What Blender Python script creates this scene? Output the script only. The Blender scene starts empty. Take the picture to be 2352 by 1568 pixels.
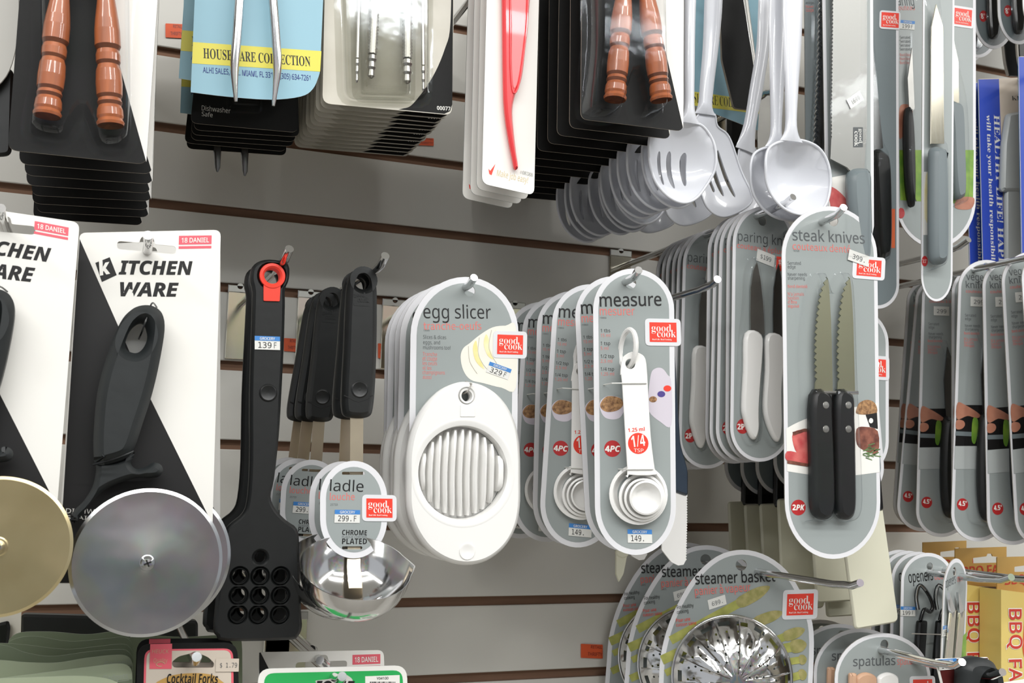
import bpy, math, random
from mathutils import Vector, Matrix, Euler
from mathutils.geometry import tessellate_polygon
random.seed(7)
R = math.radians
col = bpy.context.scene.collection
sc = bpy.context.scene

# ------------------------------------------------------------------ camera
FPX = 2431.0
H0 = 1.45                                   # camera height above the floor
yaw, pitch, roll = R(20.8), R(7.22), R(1.34)
CF = Vector((math.sin(yaw)*math.cos(pitch), math.cos(yaw)*math.cos(pitch), math.sin(pitch)))
_r = Vector((math.cos(yaw), -math.sin(yaw), 0)); _u = _r.cross(CF)
CR = _r*math.cos(roll) + _u*math.sin(roll); CU = -_r*math.sin(roll) + _u*math.cos(roll)
CAM = Vector((0, -1.0, H0))
cd = bpy.data.cameras.new('camera'); cam = bpy.data.objects.new('camera', cd); col.objects.link(cam)
cd.sensor_width = 36; cd.lens = FPX/2352*36; cd.clip_start = .02
cam.matrix_world = Matrix(((CR.x, CU.x, -CF.x, CAM.x), (CR.y, CU.y, -CF.y, CAM.y), (CR.z, CU.z, -CF.z, CAM.z), (0, 0, 0, 1)))
cd.dof.use_dof = True; cd.dof.focus_distance = .86; cd.dof.aperture_fstop = 18
sc.camera = cam

# ------------------------------------------------------------------ light
w = bpy.data.worlds.new('world'); sc.world = w; w.use_nodes = True
w.node_tree.nodes['Background'].inputs[0].default_value = (.93, .96, 1, 1)
w.node_tree.nodes['Background'].inputs[1].default_value = .46
def area(name, loc, target, sx, sy, power, color=(1, 1, 1)):
    l = bpy.data.lights.new(name, 'AREA'); l.shape = 'RECTANGLE'; l.size = sx; l.size_y = sy; l.energy = power; l.color = color
    o = bpy.data.objects.new(name, l); col.objects.link(o); o.location = loc
    o.rotation_euler = (Vector(target)-Vector(loc)).to_track_quat('-Z', 'Y').to_euler()
    return o
area('ceiling_lamp_light', (.2, -1.6, 2.93), (.2, -1.6, 0), 3.6, .16, 46, (1, .99, .97))
area('ceiling_lamp_light', (2.6, -2.2, 2.93), (2.6, -2.2, 0), .16, 3.6, 34, (1, .99, .97))
area('ceiling_lamp_light', (.2, -2.6, 2.93), (.2, -2.6, 0), 3.6, .16, 52, (.96, .98, 1))
area('ceiling_lamp_light', (-1.6, -1.6, 2.93), (-1.6, -1.6, 0), .16, 2.4, 12, (1, .99, .97))
vs = sc.view_settings
vs.view_transform = 'Standard'; vs.look = 'None'; vs.gamma = 1; vs.exposure = 0.36; vs.use_curve_mapping = False
try:
    sc.cycles.transparent_max_bounces = 24
except Exception: pass

# ------------------------------------------------------------------ pixel <-> place helpers
def ray(px, py):
    return CF + CR*((px-1176)/FPX) - CU*((py-784)/FPX)
def W(px, py, d):                            # the point at distance d in front of the wall plane
    v = ray(px, py); return CAM + v*((1-d)/v.y)
class Fr:                                    # a local frame: x right, z up, -y towards the shopper
    def __init__(s, hole, d, yaw=0, roll=0, tilt=0):
        s.o = W(hole[0], hole[1], d) if len(hole) == 2 else Vector(hole)
        s.e = Euler((R(tilt), R(roll), R(yaw)), 'XYZ'); s.m = s.e.to_matrix(); s.mi = s.m.inverted()
    def l(s, px, py, y=0):
        o = s.mi @ (CAM-s.o); v = s.mi @ ray(px, py); t = (y-o.y)/v.y
        return (o.x+v.x*t, o.z+v.z*t)
    def L(s, pts, y=0): return [s.l(p[0], p[1], y) for p in pts]
    def px(s, n):                            # length in metres of n pixels around the frame's origin
        a = s.l(*proj(s.o)); b = s.l(proj(s.o)[0], proj(s.o)[1]+n); return math.dist(a, b)
def proj(P):
    q = P-CAM; w_ = q.dot(CF); return (1176+FPX*q.dot(CR)/w_, 784-FPX*q.dot(CU)/w_)

# ------------------------------------------------------------------ materials
def lin(c):
    c /= 255.0; return c/12.92 if c <= .04045 else ((c+.055)/1.055)**2.4
def rgb(h): return (lin(int(h[0:2], 16)), lin(int(h[2:4], 16)), lin(int(h[4:6], 16)), 1)
def mat(name, h, rough=.5, metal=0, var=0, scale=40, bump=0, coat=0, h2=None, stretch=(1, 1, 1), bscale=None, spec=.5, trans=0, sss=0):
    m = bpy.data.materials.new(name); m.use_nodes = True; nt = m.node_tree; b = nt.nodes['Principled BSDF']
    b.inputs['Base Color'].default_value = rgb(h); b.inputs['Roughness'].default_value = rough; b.inputs['Metallic'].default_value = metal
    b.inputs['Coat Weight'].default_value = coat; b.inputs['Specular IOR Level'].default_value = spec
    if sss: b.inputs['Subsurface Weight'].default_value = sss; b.inputs['Subsurface Scale'].default_value = .004
    if var or bump or h2:
        tc = nt.nodes.new('ShaderNodeTexCoord'); mp = nt.nodes.new('ShaderNodeMapping'); mp.inputs['Scale'].default_value = stretch
        nt.links.new(tc.outputs['Object'], mp.inputs[0])
        n = nt.nodes.new('ShaderNodeTexNoise'); n.inputs['Scale'].default_value = scale; n.inputs['Detail'].default_value = 4
        nt.links.new(mp.outputs[0], n.inputs['Vector'])
        if var or h2:
            mx = nt.nodes.new('ShaderNodeMix'); mx.data_type = 'RGBA'
            c = rgb(h); c2 = rgb(h2) if h2 else tuple(x*(1-var) for x in c[:3])+(1,)
            mx.inputs[6].default_value = c; mx.inputs[7].default_value = c2
            rp = nt.nodes.new('ShaderNodeMapRange'); rp.inputs[1].default_value = .35; rp.inputs[2].default_value = .65
            nt.links.new(n.outputs[0], rp.inputs[0]); nt.links.new(rp.outputs[0], mx.inputs[0]); nt.links.new(mx.outputs[2], b.inputs['Base Color'])
        if bump:
            n2 = n
            if bscale:
                n2 = nt.nodes.new('ShaderNodeTexNoise'); n2.inputs['Scale'].default_value = bscale; nt.links.new(mp.outputs[0], n2.inputs['Vector'])
            bp = nt.nodes.new('ShaderNodeBump'); bp.inputs['Strength'].default_value = bump; bp.inputs['Distance'].default_value = .002
            nt.links.new(n2.outputs[0], bp.inputs['Height']); nt.links.new(bp.outputs[0], b.inputs['Normal'])
    return m
def clear(name, tint='ffffff', rough=.07, base=.014):
    m = bpy.data.materials.new(name); m.use_nodes = True; nt = m.node_tree; nt.nodes.clear()
    o = nt.nodes.new('ShaderNodeOutputMaterial'); mix = nt.nodes.new('ShaderNodeMixShader'); t = nt.nodes.new('ShaderNodeBsdfTransparent')
    g = nt.nodes.new('ShaderNodeBsdfGlossy'); lw = nt.nodes.new('ShaderNodeLayerWeight'); pw_ = nt.nodes.new('ShaderNodeMath'); pw_.operation = 'POWER'; pw_.inputs[1].default_value = 3; ad = nt.nodes.new('ShaderNodeMath')
    lw.inputs[0].default_value = .5; ad.operation = 'MULTIPLY_ADD'; ad.inputs[1].default_value = .55; ad.inputs[2].default_value = base
    t.inputs[0].default_value = rgb(tint); g.inputs['Roughness'].default_value = rough; g.inputs[0].default_value = (.6, .63, .65, 1)
    tc = nt.nodes.new('ShaderNodeTexCoord'); n = nt.nodes.new('ShaderNodeTexNoise'); n.inputs['Scale'].default_value = 55
    bp = nt.nodes.new('ShaderNodeBump'); bp.inputs['Strength'].default_value = .08; bp.inputs['Distance'].default_value = .002
    nt.links.new(tc.outputs['Object'], n.inputs['Vector']); nt.links.new(n.outputs[0], bp.inputs['Height'])
    nt.links.new(bp.outputs[0], g.inputs['Normal']); nt.links.new(bp.outputs[0], lw.inputs['Normal'])
    nt.links.new(lw.outputs['Facing'], pw_.inputs[0]); nt.links.new(pw_.outputs[0], ad.inputs[0]); nt.links.new(ad.outputs[0], mix.inputs[0]); nt.links.new(t.outputs[0], mix.inputs[1]); nt.links.new(g.outputs[0], mix.inputs[2]); nt.links.new(mix.outputs[0], o.inputs[0])
    return m
def shelfmat():                              # goods on the opposite side of the aisle, only ever seen as reflections
    m = bpy.data.materials.new('opposite shelving'); m.use_nodes = True; nt = m.node_tree; b = nt.nodes['Principled BSDF']
    tc = nt.nodes.new('ShaderNodeTexCoord'); mp = nt.nodes.new('ShaderNodeMapping'); mp.inputs['Scale'].default_value = (7, 1, 4)
    v = nt.nodes.new('ShaderNodeTexVoronoi'); v.distance = 'CHEBYCHEV'; v.inputs['Randomness'].default_value = .6; v.inputs['Scale'].default_value = 1
    mx = nt.nodes.new('ShaderNodeMix'); mx.data_type = 'RGBA'; mx.inputs[0].default_value = .8; mx.inputs[7].default_value = (.13, .13, .12, 1)
    nt.links.new(tc.outputs['Object'], mp.inputs[0]); nt.links.new(mp.outputs[0], v.inputs[0]); nt.links.new(v.outputs['Color'], mx.inputs[6]); nt.links.new(mx.outputs[2], b.inputs['Base Color']); return m
M = dict(
    slat=mat('painted slat', 'cbc9c2', .5, var=.05, scale=9), groove=mat('raw board groove', '8a6a55', .9, var=.25, scale=60, stretch=(.1, 1, 1)),
    edge=mat('slat edge', '8b7362', .85, var=.2, scale=50),
    chrome=mat('chrome', 'd8d8d8', .12, 1), steel=mat('brushed steel', 'b9b8b4', .28, 1, bump=.04, scale=200, stretch=(1, 1, .1)),
    darksteel=mat('dark steel', '7a7b7c', .25, 1), knurl=mat('knurled steel', 'cfcdc6', .35, .8), stem=mat('ladle stem steel', 'd3c6b0', .33, 1, var=.1), satin=mat('satin steel', 'a9a8a4', .38, 1, var=.15, scale=30),  # stem: warm tint puts the golden reflection into the base colour
    wheel=mat('wheel steel', 'c4c6c8', .2, 1, var=.28, scale=14, bump=1, bscale=22), wheelb=mat('yellowish wheel steel', 'd6c79d', .3, 1, h2='b5a377', scale=10, bump=.8, bscale=16),
    plate=mat('polished plate', 'dcd6c4', .14, 1, bump=.05, scale=20), bladeg=mat('grey knife blade', '8b8b88', .36, 1, bump=.03, scale=40, stretch=(1, 1, .1)), blade=mat('knife blade', 'a5a48c', .34, 1, bump=.03, scale=40, stretch=(1, 1, .1)),  # blade: yellow-green reflection is painted into the steel colour; bladeg is plain grey
    black=mat('black plastic', '101212', .42, var=.2, scale=120, bump=.05), blackg=mat('black glossy', '121313', .2), blackc=mat('black card', '0e0e0d', .6, spec=.3, var=.25, scale=300),
    ink=mat('black ink', '0e0d0e', .5), rubber=mat('grey black rubber', '1f2324', .5, var=.15, scale=90, bump=.08),
    white=mat('white card', 'ebe9e3', .5, var=.03, scale=15), whiteg=mat('white border', 'dcdcdf', .32), cream=mat('cream card', 'dcd8cd', .45, h2='c9c4b6', scale=14),
    kraft=mat('card edge', 'a49a8c', .8, var=.2, scale=100), edgeg=mat('grey card edge', 'a8a39c', .6),
    grey=mat('printed grey', '99a09f', .32, var=.06, scale=8), greyd=mat('printed dark grey', '737d80', .35, var=.1, scale=10), greyl=mat('printed light grey', 'aeb3b2', .35),
    wplas=mat('white plastic', 'ecebe8', .28, coat=.2), wplas2=mat('bluish white plastic', 'd6d8de', .25, coat=.3), cplas=mat('cream plastic', 'd7d5c0', .4, var=.04, scale=12),
    red=mat('red print', 'e8402f', .4), redb=mat('red badge', 'b32a2c', .4), redt=mat('soft red text', 'd3766f', .5), pink=mat('pink tag', 'e0606e', .5), redp=mat('red plastic', 'ee4044', .28, coat=.4),
    redi=mat('light red plastic', 'f27a7c', .3, coat=.3),
    orange=mat('orange sticker', 'd8582c', .6, var=.1, scale=60), blue=mat('blue sticker', '3d7fc4', .5), navy=mat('navy ink', '2b3f86', .5), sky=mat('sky blue card', '93bdcd', .5, var=.03, scale=9),
    yellow=mat('yellow band', 'e2d755', .5), royal=mat('royal blue card', '2c47ad', .4), gold=mat('pale gold ink', 'd6c49a', .5),
    wood=mat('turned wood', 'b4653a', .35, h2='8f4e2c', scale=34, stretch=(3, 3, .22), coat=.5), woodd=mat('wood groove', '6b3a22', .45, var=.2),
    stick=mat('paper sticker', 'ddddd8', .6, var=.04, scale=100), gtext=mat('grey ink', '54585a', .6),
    clear=clear('clear blister'), clearb=clear('clear milky blister', 'f4f4f2', .08, .05),
    pink2=mat('meat pink', 'd8706a', .5, h2='c24a4c', scale=120), brown=mat('cooked brown', '8f5846', .5, h2='5c3026', scale=160), skin=mat('hand print', 'b98068', .5, h2='a56a54', scale=60),
    herb=mat('herb print', '6f8a58', .5, h2='3f5a34', scale=200), asp=mat('asparagus print', 'b0b05e', .5, h2='93964a', scale=90, stretch=(1, 1, 1)), aspd=mat('asparagus dark', '8c8a4e', .5, h2='a99f6a', scale=160),
    nut=mat('granola print', 'b48a5e', .5, h2='6e4c30', scale=420), eggw=mat('egg print', 'e6e3d8', .5), eggy=mat('yolk print', 'e6d98e', .5, h2='efe6bd', scale=60), bowl=mat('bowl print', 'cfc8d2', .4),
    lime=mat('lime print', '86a83e', .5, h2='5d8a2e', scale=60), purple=mat('purple print', '4b3f86', .5),
    green=mat('bright green card', '1fa552', .4, h2='35ad5c', scale=10), olive=mat('olive sheet', 'adb79b', .45, h2='9ca78b', scale=8), olived=mat('shaded olive sheet and print', '808c73', .45), oliveg=mat('pale sheet text', 'a9b2a0', .5),
    maroon=mat('maroon card', '4c1f1e', .4, h2='6a2a28', scale=12), peach=mat('peach card', 'c9a184', .5), beige=mat('beige card', 'cfc3b4', .5, var=.04),
    kbox=mat('tan box top', 'cfa95e', .5, h2='bf9550', scale=9), ybox=mat('yellow box', 'd8ca80', .45, h2='d6bb68', scale=9), bbq=mat('orange print', 'd2622f', .5, h2='c2532b', scale=20), bbqt=mat('box red ink', 'c0392b', .5),
    floor=mat('floor tile', '9a968e', .4, var=.1, scale=3), ceil=mat('ceiling tile', 'd5d3cc', .8, var=.05, scale=20), far=shelfmat(),
    bluh=mat('dark blue handle', '33404f', .3, var=.2, scale=40),
)

# ------------------------------------------------------------------ fonts (the ones that ship with Blender), text cache
def font(fn):
    try: return bpy.data.fonts.load(bpy.utils.system_resource('DATAFILES', path='fonts')+'/'+fn)
    except Exception: return None
FONT = {'thin': font('Noto Sans CJK Regular.woff2'), 'mono': font('DejaVuSansMono.woff2'), 'math': font('NotoSansMath-Regular.woff2')}
def styled(s, U, L, D):                      # the maths alphabets of the font hold its serif, bold and italic letters
    if FONT['math'] is None: return s
    return ''.join(chr(U+ord(c)-65) if 'A' <= c <= 'Z' else chr(L+ord(c)-97) if 'a' <= c <= 'z' else chr(D+ord(c)-48) if D and '0' <= c <= '9' else c for c in s)
STY = {'serif': (0x1D400, 0x1D41A, 0x1D7CE), 'bold': (0x1D5D4, 0x1D5EE, 0x1D7EC), 'ital': (0x1D63C, 0x1D656, 0x1D7EC)}
TC = {}
def textmesh(body, f='sans', bold=0.0, shear=0.0):
    k = (body, f, bold, shear)
    if k in TC: return TC[k]
    if f == 'sans' and any(ord(c) > 127 for c in body): f = 'thin'; bold = bold+.004
    cu = bpy.data.curves.new('t', 'FONT'); cu.body = styled(body, *STY[f]) if f in STY else body
    ft = FONT.get(f, FONT['math'])
    if ft: cu.font = ft
    cu.offset = bold; cu.shear = shear; cu.resolution_u = 3; cu.fill_mode = 'FRONT'
    o = bpy.data.objects.new('t', cu); me = o.to_mesh()
    v = [(a.co.x, a.co.y) for a in me.vertices]; fc = [list(p.vertices) for p in me.polygons]
    o.to_mesh_clear(); bpy.data.objects.remove(o); bpy.data.curves.remove(cu)
    if not v: v = [(0, 0), (1, 0), (1, .7)]; fc = []
    x0 = min(a[0] for a in v); x1 = max(a[0] for a in v); y0 = min(a[1] for a in v); y1 = max(a[1] for a in v)
    TC[k] = (v, fc, x0, x1, y0, y1); return TC[k]

# ------------------------------------------------------------------ outline helpers (2-D lists)
def sm(p, n=5, closed=True):
    o = []; N = len(p)
    for i in range(N if closed else N-1):
        a, b, c, d = (p[(i-1) % N], p[i], p[(i+1) % N], p[(i+2) % N]) if closed else (p[max(i-1, 0)], p[i], p[i+1], p[min(i+2, N-1)])
        for k in range(n):
            t = k/n; t2 = t*t; t3 = t2*t
            o.append(tuple(.5*(2*b[j]+(c[j]-a[j])*t+(2*a[j]-5*b[j]+4*c[j]-d[j])*t2+(3*b[j]-a[j]-3*c[j]+d[j])*t3) for j in range(len(b))))
    if not closed: o.append(tuple(p[-1]))
    return o
def rr(p, r, n=5):                          # rounded polygon; r one radius or one per corner
    o = []; N = len(p); r = r if isinstance(r, (list, tuple)) else [r]*N
    for i in range(N):
        a, b, c = Vector(p[i-1]), Vector(p[i]), Vector(p[(i+1) % N])
        if r[i] <= 0: o.append(tuple(b)); continue
        u = (a-b); v = (c-b); q = min(r[i], u.length*.49, v.length*.49); u.normalize(); v.normalize()
        s, e = b+u*q, b+v*q
        for k in range(n+1):
            t = k/n; o.append(tuple(s*(1-t)**2+b*2*t*(1-t)+e*t*t))
    return o
def ell(cx, cy, rx, ry=None, n=24, a0=0):
    ry = rx if ry is None else ry
    return [(cx+rx*math.cos(a0+2*math.pi*k/n), cy+ry*math.sin(a0+2*math.pi*k/n)) for k in range(n)]
def pill(xl, xr, yt, yb, rt, rb, lean=0, n=22):   # pixel outline of a round-ended card; lean moves the bottom sideways
    cx = (xl+xr)/2; h = (xr-xl)/2; o = []
    for k in range(n+1):
        a = math.pi*k/n; o.append((cx-h*math.cos(a), yt+rt-rt*math.sin(a)))
    for k in range(n+1):
        a = math.pi*k/n; o.append((cx+h*math.cos(a), yb-rb+rb*math.sin(a)))
    return [(x+lean*(y-yt)/(yb-yt), y) for x, y in o]
def area2(p): return sum(p[i-1][0]*p[i][1]-p[i][0]*p[i-1][1] for i in range(len(p)))/2
def off(p, d):                              # move an outline inwards by d
    s = 1 if area2(p) > 0 else -1; o = []; N = len(p)
    for i in range(N):
        a, b, c = p[i-1], p[i], p[(i+1) % N]
        n1 = Vector((-(b[1]-a[1]), b[0]-a[0])); n2 = Vector((-(c[1]-b[1]), c[0]-b[0]))
        if n1.length < 1e-9: n1 = n2
        if n2.length < 1e-9: n2 = n1
        if n1.length < 1e-9: o.append(b); continue
        n1.normalize(); n2.normalize(); n = n1+n2
        if n.length < 1e-3: n = n1.copy()
        n.normalize(); k = max(.5, n.dot(n1)); o.append((b[0]+s*n.x*d/k, b[1]+s*n.y*d/k))
    return o

# ------------------------------------------------------------------ mesh builder
class MB:
    def __init__(s): s.v = []; s.f = []; s.m = []; s.ms = []
    def mi(s, m):
        m = M[m] if isinstance(m, str) else m
        if m not in s.ms: s.ms.append(m)
        return s.ms.index(m)
    def add(s, vs, fs, m):
        b = len(s.v); k = s.mi(m); s.v += [tuple(x) for x in vs]
        for f in fs:
            if len(set(f)) >= 3: s.f.append([b+i for i in f]); s.m.append(k)
    def flat(s, loops, y, m):
        if isinstance(loops[0][0], (int, float)): loops = [loops]
        tri = tessellate_polygon([[Vector((x, z, 0)) for x, z in l] for l in loops]); P = [p for l in loops for p in l]
        fs = []
        for t in tri:
            a, b, c = (P[i] for i in t); A = (b[0]-a[0])*(c[1]-a[1])-(b[1]-a[1])*(c[0]-a[0])
            if abs(A) < 1e-14: continue
            fs.append(tuple(t) if A > 0 else (t[0], t[2], t[1]))
        s.add([(x, y, z) for x, z in P], fs, m); return s
    def slab(s, loops, t, m, y=0, r=0, side=None, back=None):   # front face at y-t, back face at y, edge rounding r
        if isinstance(loops[0][0], (int, float)): loops = [loops]
        fi = [off(l, r if i == 0 else -r) if r else l for i, l in enumerate(loops)]
        s.flat(fi, y-t, m)
        b = len(s.f); s.flat(fi if r else loops, y, back or side or m)
        for i in range(b, len(s.f)): s.f[i].reverse()
        for l, l2 in zip(loops, fi):
            rings = [(l2, y-t), (off(l2, -(r*.3)) if r else l, y-t+r*.3), (l, y-t+r), (l, y-r), (l2, y)] if r else [(l, y-t), (l, y)]
            if r and l is not loops[0]: rings[1] = (off(l2, r*.3), y-t+r*.3)
            n = len(l); vs = []; fs = []
            for q, yy in rings: vs += [(x, yy, z) for x, z in q]
            cw = area2(l) > 0
            if l is not loops[0]: cw = not cw
            for k in range(len(rings)-1):
                for i in range(n):
                    j = (i+1) % n; q = (k*n+i, (k+1)*n+i, (k+1)*n+j, k*n+j)
                    fs.append(q if not cw else q[::-1])
            s.add(vs, fs, side or m)
        return s
    def loft(s, rings, m, cap=True, closed=True):
        n = len(rings[0]); vs = [p for r_ in rings for p in r_]; fs = []
        for k in range(len(rings)-1):
            for i in range(n if closed else n-1):
                j = (i+1) % n; fs.append((k*n+i, k*n+j, (k+1)*n+j, (k+1)*n+i))
        if cap and closed: fs.append(tuple(range(n))[::-1]); fs.append(tuple((len(rings)-1)*n+i for i in range(n)))
        s.add(vs, fs, m); return s
    def tube(s, pts, r, m, seg=8, flat=1.0):
        pts = [Vector(p) for p in pts]; N = len(pts); r = r if isinstance(r, (list, tuple)) else [r]*N; rings = []; up = None
        for i in range(N):
            t = (pts[min(i+1, N-1)]-pts[max(i-1, 0)]).normalized()
            if up is None:
                up = Vector((0, 1, 0)) if abs(t.y) < .9 else Vector((0, 0, 1))
            a = t.cross(up).normalized(); b = a.cross(t).normalized(); up = b
            rings.append([tuple(pts[i]+a*r[i]*math.cos(2*math.pi*k/seg)+b*r[i]*flat*math.sin(2*math.pi*k/seg)) for k in range(seg)])
        return s.loft(rings, m)
    def turn(s, a, b, prof, m, seg=14):      # turned shape along a->b ; prof = [(t, radius, material)]
        a, b = Vector(a), Vector(b); t = (b-a).normalized(); u = t.cross(Vector((0, 1, 0))).normalized(); v = u.cross(t)
        for (t0, r0, _), (t1, r1, mm) in zip(prof, prof[1:]):
            rg = [[tuple(a.lerp(b, q)+u*r_*math.cos(2*math.pi*k/seg)+v*r_*math.sin(2*math.pi*k/seg)) for k in range(seg)] for q, r_ in ((t0, r0), (t1, r1))]
            s.loft(rg, mm or m, cap=(t1 == prof[-1][0]))
        return s
    def lathe(s, cx, cz, prof, m, seg=32):   # axis along y ; prof = [(radius, y)]
        rg = [[(cx+r_*math.cos(2*math.pi*k/seg), y, cz+r_*math.sin(2*math.pi*k/seg)) for k in range(seg)] for r_, y in prof]
        return s.loft(rg, m, cap=False)
    def text(s, body, A, U, V, y, m, f='sans', bold=0.0, shear=0.0, base=False):   # text bounding box mapped on the parallelogram A, A+U, A+V
        if f == 'sans' and bold > .015: f = 'ital' if shear > .05 else 'bold'; bold = .012 if bold > .035 else 0
        elif bold > 0: bold = min(bold, .012)
        if f in ('ital', 'bold'): shear = 0
        v, fc, x0, x1, y0, y1 = textmesh(body, f, bold, shear); w_ = (x1-x0) or 1; h_ = (y1-y0) or 1
        if base and y1 > 0: h_ = y1; y0 = 0
        s.add([(A[0]+U[0]*(a-x0)/w_+V[0]*(b-y0)/h_, y, A[1]+U[1]*(a-x0)/w_+V[1]*(b-y0)/h_) for a, b in v], fc, m); return s
    def line(s, F, body, a, b, h, y, m, f='sans', bold=0.0, shear=0.0, fy=0, up=None):   # baseline a->b in pixels, total height h px
        A = F.l(a[0], a[1], fy); B = F.l(b[0], b[1], fy); U = (B[0]-A[0], B[1]-A[1]); d = math.hypot(*U)
        q = F.l(a[0], a[1]-h, fy) if up is None else F.l(a[0]+up[0], a[1]+up[1], fy)
        hh = math.dist(A, q); V = (-U[1]/d*hh, U[0]/d*hh)
        return s.text(body, A, U, V, y, m, f, bold, shear, True)
    def build(s, name, parent=None, smooth=True, ang=35):
        me = bpy.data.meshes.new(name); me.from_pydata(s.v, [], s.f)
        for x in s.ms: me.materials.append(x)
        me.polygons.foreach_set('material_index', s.m)
        if smooth:
            me.polygons.foreach_set('use_smooth', [True]*len(s.f)); me.set_sharp_from_angle(angle=R(ang))
        me.update(); o = bpy.data.objects.new(name, me); col.objects.link(o)
        if parent: o.parent = parent
        return o

def tag(o, label=None, cat=None, group=None, kind=None):
    for k, v in (('label', label), ('category', cat), ('group', group), ('kind', kind)):
        if v: o[k] = v
    return o
def root(name, F, label, cat, group=None):
    o = bpy.data.objects.new(name, None); col.objects.link(o); o.empty_display_size = .01
    o.location = F.o; o.rotation_euler = F.e; return tag(o, label, cat, group)
def kids(o): return [c for c in bpy.data.objects if c.parent is o]
def copy_tree(o, parent=None, skip=()):
    c = o.copy(); col.objects.link(c); c.parent = parent
    for ch in KID.get(o.name, kids(o)):
        if ch.name.split('.')[0] not in skip: copy_tree(ch, c)
    return c
KID = {}
ORD = ['front', 'second', 'third', 'fourth', 'fifth', 'sixth', 'seventh', 'eighth', 'ninth', 'tenth', 'eleventh', 'twelfth', 'thirteenth']
def stack(o, n, step, vec, label, rolls=0, yaws=0, skip=(), start=1, extra=None, tilts=()):
    """n more copies of thing o behind it, step metres apart along vec; label has a {} for the place in the row"""
    out = []
    for k in range(1, n+1):
        c = copy_tree(o, None, skip); st = step*k if isinstance(step, (int, float)) else step[k-1]
        j = random.uniform(-1, 1); c.location = o.location+vec*st
        rz = random.uniform(-1, 1)*yaws; ry = j*rolls
        if extra and k-1 < len(extra) and extra[k-1]: ry, rz = extra[k-1]
        c.rotation_euler = Euler((o.rotation_euler.x+R(tilts[k-1] if tilts else 0), o.rotation_euler.y+R(ry), o.rotation_euler.z+R(rz)))
        c['label'] = label.format(ORD[start+k-1]+' from the front'); out.append(c)
    return out
HN = 0
def hook(bend, db, tip, dt, label, base=None, plate=None, r=.0031, rise=0):
    B = W(*bend, db); T = W(*tip, dt); base = W(*base, 0) if base else Vector((B.x, 0, B.z-rise))
    F = Fr((base.x, 0.0, base.z), 0); o = root('slatwall_hook', F, label, 'hook', 'chrome hooks on the slatted wall')
    b = B-base; t = T-base
    mb = MB(); k1 = b*.93; k2 = b+(t-b)*.3
    mb.tube([(0, .004, 0), (0, -.004, 0), tuple(b*.3), tuple(k1), tuple(b*.985+Vector((0, 0, .0012))), tuple(k2), tuple(t*.97+b*.03), tuple(t)], r, 'chrome', 12)
    mb.build('wire', o)
    if plate:
        q = F.L([(plate[0], plate[1]), (plate[2], plate[1]), (plate[2], plate[3]), (plate[0], plate[3])], -.003)
        mb = MB(); x0, z1 = q[0]; x1 = q[1][0]; z0 = q[2][1]
    else:
        mb = MB(); x0, x1, z0, z1 = -.011, .011, -.035, .02
    mb.slab(rr([(x0, z0), (x1, z0), (x1, z1-.006), (x0, z1-.006)], .001), .002, 'plate', -.001, .0005); mb.build('back_plate', o)
    mb = MB(); mb.slab([[(x0-.0005, z1-.007), (x1+.0005, z1-.007), (x1+.0005, z1), (x0-.0005, z1)], ell((x0+x1)/2, z1-.001, .002, n=10)], .004, 'steel', 0, .0008); mb.build('top_lip', o)
    o['dir'] = tuple((base-B)/db); del o['dir']
    return (base-B)/db                       # movement per metre of depth towards the wall

# ------------------------------------------------------------------ the setting
S3 = .0762*.95; Z0 = H0+.461
wall = bpy.data.objects.new('wall_back', None); col.objects.link(wall); wall['kind'] = 'structure'
gz = {k: Z0-k*S3 for k in range(-6, 34)}     # top edge of groove k
mb = MB(); x0, x1 = -2.2, 3.6; GH = .0088
mb.slab([(x0, gz[33]-.2), (x1, gz[33]-.2), (x1, gz[-6]), (x0, gz[-6])], .01, 'groove', .0162); mb.build('wall_backing', wall, False)
for k in range(-6, 33):
    zt = gz[k]-GH; zb = gz[k+1]; mb = MB()
    P = [(0, zb+.0008), (.0008, zb), (.0062, zb), (.0062, zt), (.0008, zt), (0, zt-.0008)]
    mb.loft([[(x, y, z) for y, z in P] for x in (x0, x1)], 'slat')
    mb.m = [mb.mi('edge') if i in (1, 2, 3) else 0 for i in range(len(mb.f))]
    mb.build('slat', wall, False)
def struct(name, a, b, m):
    mb = MB(); mb.slab([(a[0], a[2]), (b[0], a[2]), (b[0], b[2]), (a[0], b[2])], b[1]-a[1], m, b[1]); o = mb.build(name, None, False); o['kind'] = 'structure'; return o
struct('floor', (-2.2, -3.2, -.05), (3.6, .03, 0), 'floor')
struct('ceiling', (-2.2, -3.2, 3.0), (3.6, .03, 3.05), 'ceil')
struct('wall_opposite', (-2.2, -3.25, 0), (3.6, -3.2, 3.0), 'far')
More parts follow.
